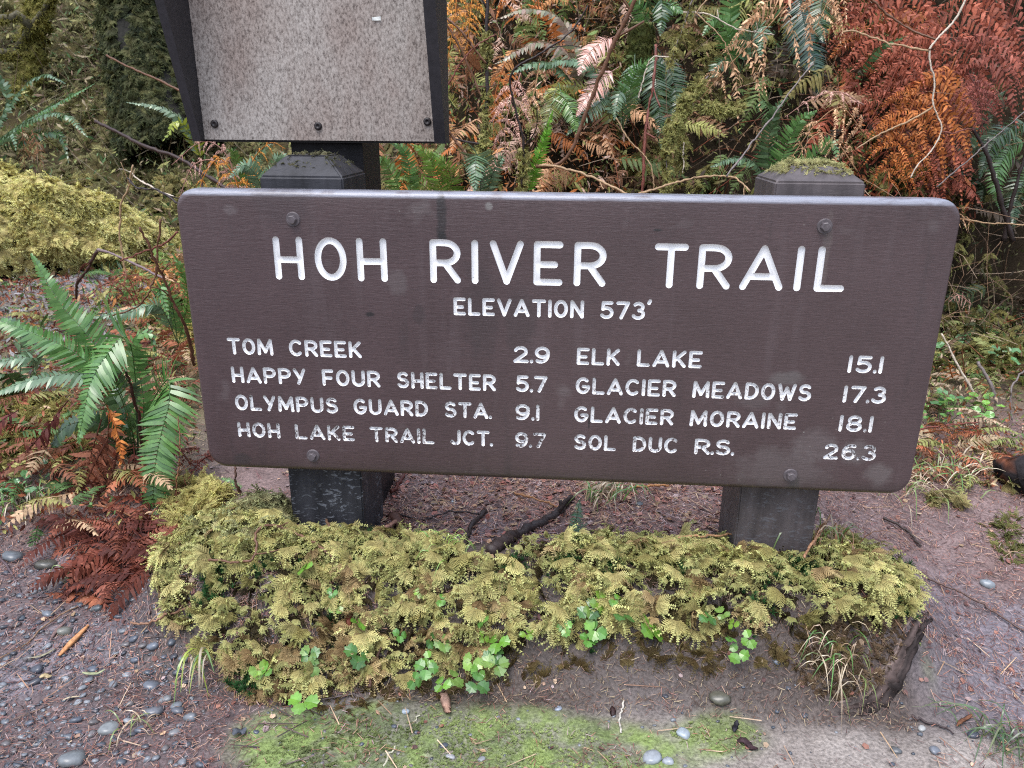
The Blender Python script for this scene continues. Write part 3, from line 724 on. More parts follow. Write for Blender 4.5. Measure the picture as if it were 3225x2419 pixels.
GREEN = [((.075, .18, .045), (.14, .275, .075)), ((.035, .08, .028), (.07, .125, .042)), ((.08, .18, .035), (.15, .25, .055)), ((.11, .23, .03), (.21, .31, .055))]
DEADC = {'red': ((.28, .075, .042), (.40, .13, .075)), 'rust': ((.46, .14, .035), (.62, .25, .07)), 'tan': ((.56, .31, .16), (.74, .48, .29)), 'pink': ((.58, .31, .24), (.78, .50, .41)),
         'maroon': ((.085, .022, .018), (.15, .042, .032)), 'orange': ((.66, .25, .045), (.82, .40, .09)), 'brown': ((.22, .095, .045), (.34, .16, .08))}
def px_path(pts): return [at(x, y, Y) for x, y, Y in pts]
def fern(label, base, fronds, group=None, name='sword_fern', cat='fern', dead=0.0, mt=None):
    """fern plant: Empty at its crown, every frond a part. fronds: (path, width, n, (tA,tB), hint)"""
    root = thing(name, label, cat, base, group)
    for path, width, n, tc, hint, dd, ba in fronds:
        a = Acc(); frond_piece(a, path, width, int(n * 1.35), tc[0], tc[1], hint, dead=dd, gone=.12 * dd, droop=.25, bare=ba, pw=1.15)
        a.obj('frond', (M_DEAD if dd > .25 else M_LEAF), root, smooth=True)
    return root
def arch(base, az, L, rise, fall, r=rng):
    """a frond path that rises from the crown and arches over"""
    d = np.array([math.sin(az), math.cos(az), 0])
    return [base, base + d * L * .28 + UPV * L * rise * .75, base + d * L * .62 + UPV * L * rise, base + d * L * .95 + UPV * L * (rise - fall)]

def branch(name, label, pts, r0, r1, tint, cat='branch', group=None, kink=.004, side=0, sides=6, seed=0, moss=None):
    """bare branch along pts with kinks and short side twigs; optional moss sleeve as a part"""
    r = np.random.default_rng(seed + 100)
    P = catmull(pts, max(14, int(len(pts) * 7))); P = P + np.cumsum(r.normal(0, kink * .35, P.shape), 0) * np.sin(np.linspace(0, math.pi, len(P)))[:, None] + r.normal(0, kink * .25, P.shape)
    a = Acc(); rr = np.linspace(r0, r1, len(P)) * (1 + .12 * r.normal(0, 1, len(P)))
    add_tube(a, P, np.abs(rr), sides, np.asarray(tint) * np.ones(3))
    L = np.linalg.norm(P[-1] - P[0])
    for q in range(side):
        k = r.integers(len(P) // 5, len(P) - 2); d = unit(unit(P[k + 1] - P[k]) + r.normal(0, .7, 3)); l = L * r.uniform(.08, .22)
        Q = catmull([P[k], P[k] + d * l * .5 + r.normal(0, .06 * l, 3), P[k] + d * l + r.normal(0, .1 * l, 3)], 8)
        add_tube(a, Q, np.linspace(rr[k] * .6, r1 * .5, 8), 5, np.asarray(tint) * .95)
    base = P[0]
    if moss is None:
        o = a.obj(name, M_TWIG, None, base=base); tag(o, label, cat, group); return o
    root = thing(name, label, cat, base, group); a.obj('stem', M_TWIG, root)
    for (t0, t1, dens, ln) in moss:
        b = Acc(); hang_moss(b, P[int(t0 * (len(P) - 1)):max(int(t1 * (len(P) - 1)), int(t0 * (len(P) - 1)) + 2)], dens, ln, r); b.obj('moss', M_MOSS, root)
    return root

# feather-moss sprig: a drooping fan of twice divided plumes, brown at its heart and yellow at its tips
def moss_fan(seed, plumes=6, L=.036, spread=2.6, droop=.42, leaf=.0082, pairs=10):
    r = np.random.default_rng(seed); V = []; F = []; C = []
    def tri(a, b, c, t):
        i = len(V); V.extend([a, b, c]); F.append((i, i + 1, i + 2)); C.extend([t * .85, t * .85, t * 1.1])
    for q in range(plumes):
        az = -spread / 2 + spread * (q + .5) / plumes + r.normal(0, .14); l = L * r.uniform(.7, 1.12)
        d = np.array([math.sin(az), -math.cos(az), .0]); n = np.array([0, 0, 1.0]); s = np.cross(d, n)
        dr = droop * r.uniform(.5, 1.4); rz = r.uniform(.1, .35)
        for k in range(pairs):
            u = (k + .6) / pairs; p = d * l * u + n * l * (rz * u * 2 - dr * 1.6 * u * u) + s * .0
            w_ = leaf * (math.sin(min(1, u * 1.25 + .2) * math.pi) ** .7 * .95 + .25)
            g = .42 + .58 * min(1, u * 1.3) ** 1.2; tc = np.array([g * (1.0 + .35 * (1 - g)), g, g * (1 - .1 * (1 - g))])
            for sd in (-1, 1):
                e = p + s * sd * w_ * r.uniform(.8, 1.2) + d * w_ * .75 + n * (-.35 * w_ + r.normal(0, .0012))
                hwid = d * .0019
                tri(p - hwid, p + hwid, e, tc)
                m_ = (p + e) / 2
                for s2 in (-1, 1):
                    e2 = m_ + d * w_ * .42 + s * sd * w_ * (.18 if s2 > 0 else .0) + n * s2 * .0012 - n * .0012 - (d * w_ * .5 if s2 < 0 else 0)
                    tri(m_ - s * sd * .0014, m_ + s * sd * .0017, e2, tc * 1.05)
            if k: tri(p - s * .0011, p + s * .0011, p + d * l / pairs, tc * .6)
    return np.array(V), np.array(F), np.array(C)
FANS = [moss_fan(i, plumes=5 + i % 3, spread=1.9 + .35 * (i % 4)) for i in range(6)]
def moss_on(acc, pos, nor, tA, tB, scale, r, lift=.006, down=None, wild=.35):
    m = len(pos); z = unit(nor + r.normal(0, wild, (m, 3)))
    R = rots(z, r.uniform(0, 2 * math.pi, m))
    if down is not None:                                   # turn the plume heads down the slope
        dn = np.broadcast_to(down, (m, 3)) + r.normal(0, .5, (m, 3)); y = -unit(dn - z * np.sum(dn * z, 1, keepdims=True)); x = np.cross(y, z); R = np.stack([x, y, z], -1)
    f = np.clip(r.normal(.5, .32, (m, 1)), 0, 1); c = (np.asarray(tA) * (1 - f) + np.asarray(tB) * f) * (1 + r.normal(0, .1, (m, 1)))
    which = r.integers(0, len(FANS), m); sc = np.broadcast_to(scale, (m,)) * r.uniform(.7, 1.25, m)
    for k, (tv, tf, tc) in enumerate(FANS):
        q = which == k
        if q.any(): scatter(acc, tv, tf, (pos + unit(nor) * lift)[q], R[q], sc[q], np.clip(c[q], .005, 1), tc)
def hang_moss(acc, P, dens, ln, r, tA=(.32, .33, .11), tB=(.62, .62, .24)):
    """shaggy moss sleeve that hangs from a branch"""
    m = int(dens); t = r.random(m) * (len(P) - 1.001); k = t.astype(int); f = (t - k)[:, None]
    p = P[k] * (1 - f) + P[k + 1] * f + r.normal(0, .008, (m, 3))
    d = unit(np.stack([r.normal(0, .75, m), r.normal(0, .75, m), -np.abs(r.normal(.9, .4, m))], -1)); R = rots(unit(np.cross(d, r.normal(0, 1, (m, 3)))), np.zeros(m))
    z = R[:, :, 2]; y = -d; x = np.cross(y, z); R = np.stack([x, y, z], -1)
    ff = r.random((m, 1)); c = np.asarray(tA) * (1 - ff) + np.asarray(tB) * ff
    which = r.integers(0, len(FANS), m)
    for q in range(len(FANS)):
        s = which == q
        if s.any(): scatter(acc, FANS[q][0], FANS[q][1], p[s], R[s], ln / .036 * r.uniform(.5, 1.2, s.sum()), c[s], FANS[q][2])

def inpoly(x, y, poly):
    c = np.zeros(len(x), bool); j = len(poly) - 1
    for i in range(len(poly)):
        xi, yi = poly[i]; xj, yj = poly[j]
        c ^= ((yi > y) != (yj > y)) & (x < (xj - xi) * (y - yi) / (yj - yi + 1e-12) + xi); j = i
    return c
def sample(poly, n, r):
    P = np.array(poly); lo, hi = P.min(0), P.max(0); out = np.zeros((0, 2))
    while len(out) < n:
        q = lo + (hi - lo) * r.random((n * 3, 2)); out = np.vstack([out, q[inpoly(q[:, 0], q[:, 1], poly)]])
    return out[:n]
def gpoly(pts, lift=0.0): return [tuple(G(x, y, lift)[:2]) for x, y in pts]

YEL = ((.46, .42, .14), (.74, .72, .27))
OLIVE = ((.10, .10, .03), (.20, .19, .055))

# ------------------------------------------------------------------ moss bed below the sign
def build_moss_bed():
    r = np.random.default_rng(3); a = Acc()
    poly = gpoly([(640, 1630), (760, 1590), (900, 1660), (1190, 1680), (1330, 1680), (1470, 1735), (1580, 1750), (1720, 1705), (1900, 1690), (2090, 1700), (2290, 1705), (2440, 1690), (2560, 1680), (2700, 1690), (2830, 1760),
                  (2890, 1880), (2850, 1925), (2700, 1935), (2560, 1960), (2330, 1975), (2060, 1975), (1880, 1985), (1620, 2010), (1530, 2100), (1230, 2130), (1090, 2150), (960, 2190), (830, 2200), (740, 2130), (690, 2060), (570, 1990), (510, 1900), (490, 1790), (560, 1690)], .02)
    n = 1500; xy = sample(poly, n, r)
    keep = (fbm(xy[:, 0] * 11, xy[:, 1] * 11, 77) > .43) | (r.random(n) < .30)
    keep &= ~((xy[:, 1] > .03) & (((xy[:, 0] - OX > .15) & (xy[:, 0] - OX < .345)) | ((xy[:, 0] - OX > 1.175) & (xy[:, 0] - OX < 1.365))))
    xy = xy[keep]; z = H(xy[:, 0], xy[:, 1]); pos = np.c_[xy, z]; nor = nrm(xy[:, 0], xy[:, 1])
    nor = unit(nor + np.array([0, -.25, .1]))
    fr = sstep(-.24, -.05, xy[:, 1])[:, None]
    lf = .002 + .042 * r.random(len(xy)) ** 1.3; pos[:, 2] += lf
    b = fbm(xy[:, 0] * 6, xy[:, 1] * 6, 55)[:, None]
    i = r.random(len(xy)) < (.22 + .55 * (1 - fr[:, 0])) * (b[:, 0] > .40)
    moss_on(a, pos[~i], nor[~i], (.42, .42, .145), (.80, .80, .34), 1.15, r, .006, (0, -1.0, -.4), .5)
    moss_on(a, pos[i], nor[i], (.30, .22, .10), (.62, .51, .25), 1.0, r, .002, (0, -1.0, -.5), .55)
    # under-storey fans coloured dark for the shade in the gaps
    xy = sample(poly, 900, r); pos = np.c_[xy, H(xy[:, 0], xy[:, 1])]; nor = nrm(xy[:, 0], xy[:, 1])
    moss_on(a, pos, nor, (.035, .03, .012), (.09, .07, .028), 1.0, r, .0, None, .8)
    # fine fuzz of young shoots over the larger fans
    xy = sample(poly, 1500, r); pos = np.c_[xy, H(xy[:, 0], xy[:, 1]) + .012 + .034 * r.random(1500)]
    ok = ~((xy[:, 1] > .03) & (((xy[:, 0] - OX > .15) & (xy[:, 0] - OX < .345)) | ((xy[:, 0] - OX > 1.175) & (xy[:, 0] - OX < 1.365)))); pos = pos[ok]
    moss_on(a, pos, nrm(pos[:, 0], pos[:, 1]), (.34, .38, .13), (.72, .76, .32), .45, r, .004, (0, -.8, -.5), .8)
    # greener moss climbing round the foot of the left post
    xy = sample([(OX - .02, -.04), (OX + .155, -.05), (OX + .155, .16), (OX - .04, .20), (OX - .08, .08)], 260, r); pos = np.c_[xy, H(xy[:, 0], xy[:, 1]) + .02 * r.random(len(xy))]
    moss_on(a, pos, nrm(xy[:, 0], xy[:, 1]), (.24, .25, .12), (.62, .63, .31), 1.25, r, .004, (-.2, -1.0, -.5), .6)
    # strays hanging on the bare face
    xy = sample(gpoly([(1000, 2180), (1500, 2120), (1900, 2000), (2400, 1980), (2640, 2000), (2700, 2100), (2300, 2130), (2150, 2120), (1900, 2080), (1500, 2180), (1000, 2250)]), 150, r)
    pos = np.c_[xy, H(xy[:, 0], xy[:, 1])]; moss_on(a, pos, nrm(xy[:, 0], xy[:, 1]), (.10, .075, .03), (.20, .16, .06), .8, r, .0, None, .5)
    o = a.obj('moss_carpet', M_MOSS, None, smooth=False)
    tag(o, 'yellow-green feather moss carpet along the bank under the sign', 'moss', kind='stuff')
    # green star moss tufts between
    a = Acc(); tv = []; tf = []
    for k in range(14):
        az = k * 2.4; el = .5 + .9 * (k / 14); d = np.array([math.cos(az) * math.cos(el), math.sin(az) * math.cos(el), math.sin(el)]); s = unit(np.cross(d, UPV))
        i = len(tv); tv += [-s * .0012, s * .0012, d * .013]; tf.append((i, i + 1, i + 2))
    cl = sample(poly, 34, r)
    for c in cl:
        m = 22; q = c + r.normal(0, .018, (m, 2)); p = np.c_[q, H(q[:, 0], q[:, 1]) + .012 + .012 * r.random(m)]
        scatter(a, np.array(tv), np.array(tf), p, rots(np.tile(UPV, (m, 1)) + r.normal(0, .3, (m, 3)), r.uniform(0, 6.3, m)), r.uniform(.8, 1.5, m), np.array([.035, .10, .03]) * r.uniform(.6, 1.5, (m, 1)))
    o = a.obj('star_moss', M_MOSS, None, smooth=False); tag(o, 'small dark green star moss tufts between the yellow moss', 'moss', kind='stuff')
build_moss_bed()

# ------------------------------------------------------------------ seedlings with three lobed leaflets
def seedling_mesh(seed):
    r = np.random.default_rng(seed); a = Acc()
    out = np.array([(0, 0), (.30, .10), (.52, .30), (.46, .44), (.62, .60), (.42, .78), (.30, .80), (.22, 1.0), (0, .90)])
    pts = np.vstack([out, out[-2:0:-1] * [-1, 1]])
    for k, az in enumerate((0, 1.75, -1.75)):
        sc = .022 * r.uniform(.85, 1.15); az += r.normal(0, .15); tilt = r.uniform(-.1, .5)
        d = np.array([math.sin(az), -math.cos(az), 0]); s = np.array([math.cos(az), math.sin(az), 0])
        V = [d * .5 * sc + UPV * sc * .02]
        for x, y in pts: V.append(d * y * sc + s * x * sc + UPV * sc * (.22 * abs(x) - tilt * .5 * y * y))
        n = len(pts); V = np.array(V) + d * .003
        t = np.array([(.135, .29, .035), (.09, .22, .04), (.19, .33, .045), (.11, .25, .03), (.07, .17, .04), (.16, .27, .06)][seed % 6]) * r.uniform(.8, 1.2)
        a.add(V, np.array([(0, 1 + j, 1 + (j + 1) % n) for j in range(n)]), np.vstack([t[None] * 1.15, np.tile(t, (n, 1))]))
    add_tube(a, [(0, 0, 0), (.002, .004, -.02), (0, .01, -.045)], [.0008, .0009, .001], 4, (.14, .10, .04))
    return a
SEED = [(961, 1788, 1.0), (1047, 1866, .8), (1058, 1913, 1.1), (1127, 1960, 1.2), (1130, 2060, 1.5), (972, 2065, 1.3), (953, 2209, 1.7), (1260, 1999, 1.1), (1321, 1866, .8), (1388, 1888, 1.1), (1360, 2015, 1.5), (1393, 2021, 1.4), (1484, 1929, .8), (1523, 1951, 1.0),
        (1523, 2007, 1.0), (1568, 2021, 1.5), (1556, 2060, 1.4), (1565, 2093, 1.5), (1352, 2076, 1.1), (1343, 2104, 1.2), (1487, 2082, 1.2), (1507, 2115, 1.1), (1500, 2150, 1.7), (1426, 2135, 1.3), (1393, 2154, 1.3), (1304, 2143, 1.2), (1659, 1996, .8), (1775, 1976, 1.1),
        (1853, 1915, 1.2), (1886, 1910, 1.3), (1875, 1982, 1.6), (1853, 2015, 1.4), (1889, 1896, 1.2), (1936, 1888, 1.2), (1958, 1938, 1.5), (1861, 1921, 1.2), (2047, 1979, 1.7), (1880, 1985, 1.4), (2310, 1965, .9), (2324, 2054, 1.2), (2227, 1943, 1.1), (2276, 1932, .9), (2360, 2012, .9), (2299, 2012, .8),
        (812, 2107, 1.5), (842, 2110, 1.2), (975, 2065, 1.3), (981, 2098, 1.2)]
SEED_SPECIAL = {6: 'pale green lobed seedling lowest on the mossy face, left of centre', 22: 'large glossy dark seedling lowest on the moss below the middle of the sign', 36: 'solitary three-leaved seedling at the foot of the moss, right of centre', 0: 'seedling with upright leaves in the moss near the left post', 39: 'small isolated bright seedling hanging low on the right part of the moss', 44: 'bright green seedling at the lower left corner of the moss bed'}
def build_seedlings():
    r = np.random.default_rng(8); ms = []
    for k in range(12):
        o = seedling_mesh(k).obj('seedling', M_LEAF, None, smooth=False); ms.append(o.data); bpy.data.objects.remove(o)
    for i, (px, py, s) in enumerate(SEED):
        o = bpy.data.objects.new('seedling', ms[(i * 7) % 12]); COL.objects.link(o)
        p = G(px, py, .058); o.location = tuple(p); sc = s * .76; o.scale = (sc, sc, sc)
        o.rotation_euler = (r.uniform(.2, .9), r.normal(0, .35), r.uniform(-1.6, 1.6)); sc *= r.uniform(.75, 1.2); o.scale = (sc, sc, sc)
        tag(o, SEED_SPECIAL.get(i, 'small bright green lobed seedling growing out of the yellow moss bed'), 'seedling', 'seedlings in the moss bed')
build_seedlings()

# ------------------------------------------------------------------ needle litter, gravel, pebbles
def build_litter():
    r = np.random.default_rng(21); a = Acc()
    tv = np.array([(-.0007, -.5, 0), (.0007, -.5, 0), (.0006, .0, .03), (-.0006, .0, .03), (.0004, .5, .0), (-.0004, .5, .0)]) * [1, 1, 1]
    tf = np.array([(0, 1, 2, 3), (3, 2, 4, 5)])
    def lay(n, xy, lmin, lmax, cols, wid=1.0, lift=.002, wild=.12):
        m = len(xy); p = np.c_[xy, H(xy[:, 0], xy[:, 1]) + lift + .006 * r.random(m)]
        z = unit(nrm(xy[:, 0], xy[:, 1]) + r.normal(0, wild, (m, 3))); R = rots(z, r.uniform(0, 6.3, m)); l = r.uniform(lmin, lmax, m)
        S = R * np.stack([np.full(m, wid), l, l * .3], -1)[:, None, :]
        c = np.array(cols)[r.integers(0, len(cols), m)] * r.uniform(.6, 1.35, (m, 1))
        scatter(a, tv, tf, p, S, np.ones(m), c)
    RED = [(.20, .085, .065), (.26, .12, .085), (.09, .045, .04), (.36, .22, .15), (.15, .075, .07), (.30, .22, .21)]
    def region(n, x0, x1, y0, y1, dens=None):
        xy = np.c_[r.uniform(x0, x1, n), r.uniform(y0, y1, n)]; X = xy[:, 0] - OX
        if dens is not None: xy = xy[r.random(n) < dens(X, xy[:, 1])]
        return xy
    patch = lambda X, Y: .55 + .45 * (fbm(X * 6, Y * 6, 61) > .45)
    lay(0, region(26000, OX - .9, OX + .42, -.62, .35, lambda X, Y: patch(X, Y) * (1 - .85 * sstep(.12, .3, X) * (Y < -.15))), .006, .022, RED, .85)
    lay(0, region(20000, OX + .2, OX + 1.3, .06, 1.2, lambda X, Y: 1 - .55 * sstep(.7, 1.2, Y)), .008, .028, [tuple(min(1, 1.45 * q) for q in t) for t in RED], 1.1)
    lay(0, region(22000, OX + 1.35, OX + 2.6, -.1, 1.1, patch), .007, .026, RED, 1.0)
    lay(0, region(3800, OX + 1.55, OX + 2.2, -.55, -.05, lambda X, Y: patch(X, Y) * sstep(1.62, 1.8, X + .35 * (Y + .5))), .007, .026, RED, 1.0)
    lay(0, region(3200, OX + .3, OX + 1.7, -.60, -.22, lambda X, Y: .12 + .88 * (fbm(X * 9, Y * 9, 67) > .62)), .006, .022, RED)
    lay(0, region(9000, OX + .1, OX + 1.5, -.27, -.02, lambda X, Y: .8 + 0 * X), .005, .018, [(.15, .08, .06), (.10, .06, .045), (.20, .13, .09), (.07, .045, .035), (.26, .20, .12)], .9, .004, .4)
    lay(0, region(9000, OX - 3.2, OX + .1, .3, 3.4, lambda X, Y: .25 + .75 * patch(X, Y)), .012, .05, RED + [(.30, .24, .14), (.20, .19, .08)], 1.8)
    # paler straws and twiglets
    ST = [(.36, .24, .14), (.42, .30, .2), (.28, .15, .09), (.33, .2, .12)]
    lay(0, region(330, OX - .9, OX + 2.4, -.6, 1.1), .03, .085, ST, 1.6, .004, .2)
    lay(0, region(260, OX + .2, OX + 1.3, .06, 1.0), .03, .09, ST, 2.0, .004, .2)
    lay(0, region(200, OX - .9, OX + .4, -.6, .3), .04, .12, [(.06, .045, .045), (.09, .065, .06)], 2.2, .004, .15)
    # leaf crumbs
    lv = np.array([(-.4, -.5, 0), (.3, -.55, .08), (.5, .1, 0), (.1, .6, .1), (-.45, .25, .05)]); lf = np.array([(0, 1, 2), (0, 2, 3), (0, 3, 4)])
    def crumbs(xy, smin, smax, cols):
        m = len(xy); p = np.c_[xy, H(xy[:, 0], xy[:, 1]) + .004]; R = rots(unit(nrm(xy[:, 0], xy[:, 1]) + r.normal(0, .3, (m, 3))), r.uniform(0, 6.3, m))
        scatter(a, lv, lf, p, R, r.uniform(smin, smax, m), np.array(cols)[r.integers(0, len(cols), m)] * r.uniform(.6, 1.3, (m, 1)))
    crumbs(region(2600, OX - .9, OX + 2.5, -.6, 1.2, lambda X, Y: patch(X, Y) * (1 - .7 * ((Y < -.22) & (X > .25) & (X < 1.6)))), .004, .013, RED + ST[:2])
    crumbs(region(2800, OX + .2, OX + 1.35, .06, 1.1), .004, .018, RED + ST + [(.36, .13, .10), (.42, .2, .16)])
    o = a.obj('needle_litter', M_LITTER, None, smooth=False)
    tag(o, 'reddish brown conifer needles and straw strewn over the ground', 'litter', kind='stuff')
build_litter()

def pebble_mesh(seed, sub=2):
    import bmesh
    r = np.random.default_rng(seed); bm = bmesh.new(); bmesh.ops.create_icosphere(bm, subdivisions=sub, radius=1)
    ax = np.array([1.0, r.uniform(.62, .95), r.uniform(.36, .6)]); ph = r.uniform(0, 6, 9)
    for v in bm.verts:
        c = np.array(v.co); k = 1 + .17 * math.sin(2.3 * c[0] + ph[0]) * math.cos(1.9 * c[1] + ph[1]) + .10 * math.sin(3.6 * c[2] + ph[2] + 2.4 * c[0]) + .07 * math.sin(5 * c[1] + ph[3]); p = np.sign(c) * np.abs(c) ** .86 * ax * k
        v.co = Vector(p)
    bm.verts.ensure_lookup_table(); V = np.array([v.co[:] for v in bm.verts]); F = np.array([[v.index for v in f.verts] for f in bm.faces]); bm.free(); return V, F
STONEC = [(.060, .070, .085), (.095, .105, .12), (.14, .15, .165), (.05, .052, .062), (.11, .10, .10), (.20, .21, .225), (.075, .085, .105)]
BIG = [(2263, 2207, 58, (.085, .082, .062), 'largest olive-grey rounded stone half sunk in front of the moss, right of centre'),
       (2152, 2318, 40, (.26, .30, .33), 'pale blue-grey wedge-shaped stone below the large olive stone'),
       (2050, 2392, 55, (.24, .26, .28), 'big pale grey stone at the bottom edge, right of centre'), (2104, 2403, 36, (.26, .28, .30), 'light grey stone touching the right side of the big pale one'),
       (1419, 2386, 28, (.28, .28, .29), 'small light grey pebble standing on the green algae near the bottom edge'), (1398, 2352, 30, (.06, .07, .09), 'dark slate chip on the green algae above a light pebble'),
       (1515, 2395, 24, (.20, .21, .22), 'round grey pebble at the bottom edge, right of the algae pair'), (1277, 2243, 26, (.27, .31, .35), 'pale blue chip at the foot of the moss, centre left'), (1757, 2236, 22, (.24, .27, .32), 'lone bluish pebble on the bright green algae'),
       (227, 2400, 62, (.135, .145, .15), 'biggest round grey cobble in the gravel at the lower left edge'), (341, 2303, 52, (.17, .18, .18), 'long pale grey flat pebble in the lower left gravel'), (482, 2248, 50, (.115, .12, .135), 'flat grey pebble sunk beside a trio of pebbles'),
       (476, 2165, 42, (.10, .11, .13), 'smooth oval blue-grey pebble alone left of the moss'), (152, 1940, 38, (.13, .145, .165), 'bluish pebble left of the orange wood chip'), (144, 1785, 54, (.085, .082, .07), 'olive-brown pebble near the dead fern at left'),
       (521, 2209, 36, (.15, .155, .16), 'pale top pebble of a small trio near the moss'), (554, 2226, 32, (.14, .15, .165), 'right pebble of the small trio near the moss'), (560, 2245, 40, (.08, .085, .10), 'dark lower pebble of the small trio near the moss'),
       (116, 2112, 36, (.06, .065, .08), 'dark wet pebble under the yellow leaf at left'), (551, 2314, 36, (.15, .15, .155), 'grey pebble at lower left nearest the green algae'), (305, 1921, 36, (.07, .08, .085), 'dark greenish pebble below the dark dead frond'),
       (205, 1996, 40, (.13, .13, .11), 'khaki pebble beside the upper end of the wood chip'), (482, 2043, 34, (.12, .135, .16), 'blue-grey pebble right of the wood chip'), (40, 1760, 50, (.10, .11, .12), 'grey pebble at the left edge below the ferns'),
       (2902, 2297, 22, (.30, .30, .29), 'whitish pebble at the lower right beside the rotten log'), (3063, 2318, 30, (.055, .06, .075), 'dark shiny pebble at the lower right on litter'), (2944, 2368, 30, (.13, .14, .16), 'grey pebble at lower right near the bottom edge'), (3108, 1847, 40, (.19, .21, .225), 'flat pale pebble in the needles right of the moss'),
       (2443, 2093, 22, (.10, .12, .15), 'small round blue pebble below the right end of the moss'), (2015, 1592, 26, (.09, .10, .11), 'dark pebble in the duff behind the sign'), (1425, 1582, 18, (.26, .30, .33), 'pale pebble in the duff between the posts'), (2820, 2368, 26, (.09, .095, .10), 'dark flat pebble at lower right, left of a grey one')]
def build_pebbles():
    r = np.random.default_rng(31); T = [pebble_mesh(k) for k in range(8)]; DM = {}
    def place(px, py, size, col, label, group=None, p=None, name='pebble'):
        k = int(r.integers(0, 8)); key = (k, col)
        if p is None: p = G(px, py)
        if key not in DM:
            o = mesh_obj(name, T[k][0], [T[k][1]], M_STONE, None, tint=np.array(col)); DM[key] = o.data; bpy.data.objects.remove(o)
        o = bpy.data.objects.new(name, DM[key]); COL.objects.link(o)
        dist = np.linalg.norm(p - CAM); s = size * dist / FPX * .5 * .98
        o.scale = (s, s, s); o.rotation_euler = (r.normal(0, .15), r.normal(0, .15), r.uniform(-.7, .7))
        o.location = (p[0], p[1], H(p[0], p[1]) + s * .2); tag(o, label, 'pebble' if size < 55 else 'stone', group)
        used.append((px, py, size))
    used = []
    for px, py, s, c, l in BIG: place(px, py, s, c, l, 'loose river pebbles')
    n = 0
    poly = [(0, 1740), (250, 1790), (470, 1850), (540, 2000), (620, 2150), (640, 2419), (0, 2419)]
    while n < 235:
        q = sample(poly, 1, r)[0]
        d = 1.0 if q[1] > 1850 else .8
        if q[0] > 430 and r.random() < .55: continue
        s = float(np.clip(r.lognormal(2.95, .34), 10, 46))
        if any((q[0] - a) ** 2 + (q[1] - b) ** 2 < (.52 * (s + t)) ** 2 for a, b, t in used): continue
        place(q[0], q[1], s, STONEC[int(r.integers(0, 7))], 'small wet grey pebble among many on the trail at the lower left', 'pebbles in the trail gravel at left'); n += 1
    n = 0
    poly = [(700, 2290), (1600, 2180), (2650, 2130), (2900, 2250), (3225, 2250), (3225, 2419), (700, 2419)]
    while n < 24:
        q = sample(poly, 1, r)[0]; s = float(r.uniform(9, 20))
        if any((q[0] - a) ** 2 + (q[1] - b) ** 2 < (.7 * (s + t)) ** 2 for a, b, t in used): continue
        place(q[0], q[1], s, STONEC[int(r.integers(0, 7))], 'tiny pebble pressed into the silt along the bottom of the picture', 'tiny pebbles in the silt'); n += 1
    # fine gravel nobody could count
    a = Acc(); V, F = pebble_mesh(99, 1); m = 10000
    xy = np.c_[r.uniform(OX - 1.0, OX + .36, m), r.uniform(-.65, .25, m)]; X = xy[:, 0] - OX
    xy = xy[r.random(m) < (.25 + .75 * (fbm(X * 7, xy[:, 1] * 7, 91) > .5)) * (1 - .75 * sstep(.05, .3, X))]
    xy = np.vstack([xy, np.c_[r.uniform(OX + .3, OX + 2.2, 500), r.uniform(-.62, -.2, 500)]]); m = len(xy)
    scatter(a, V, F, np.c_[xy, H(xy[:, 0], xy[:, 1]) + .0006], rots(np.tile(UPV, (m, 1)) + r.normal(0, .2, (m, 3)), r.uniform(0, 6.3, m)), np.clip(r.lognormal(-6.0, .42, m), .0012, .006), np.array(STONEC)[r.integers(0, 7, m)])
    o = a.obj('gravel', M_STONE, None); tag(o, 'fine grey gravel strewn on the trail', 'gravel', kind='stuff')
build_pebbles()

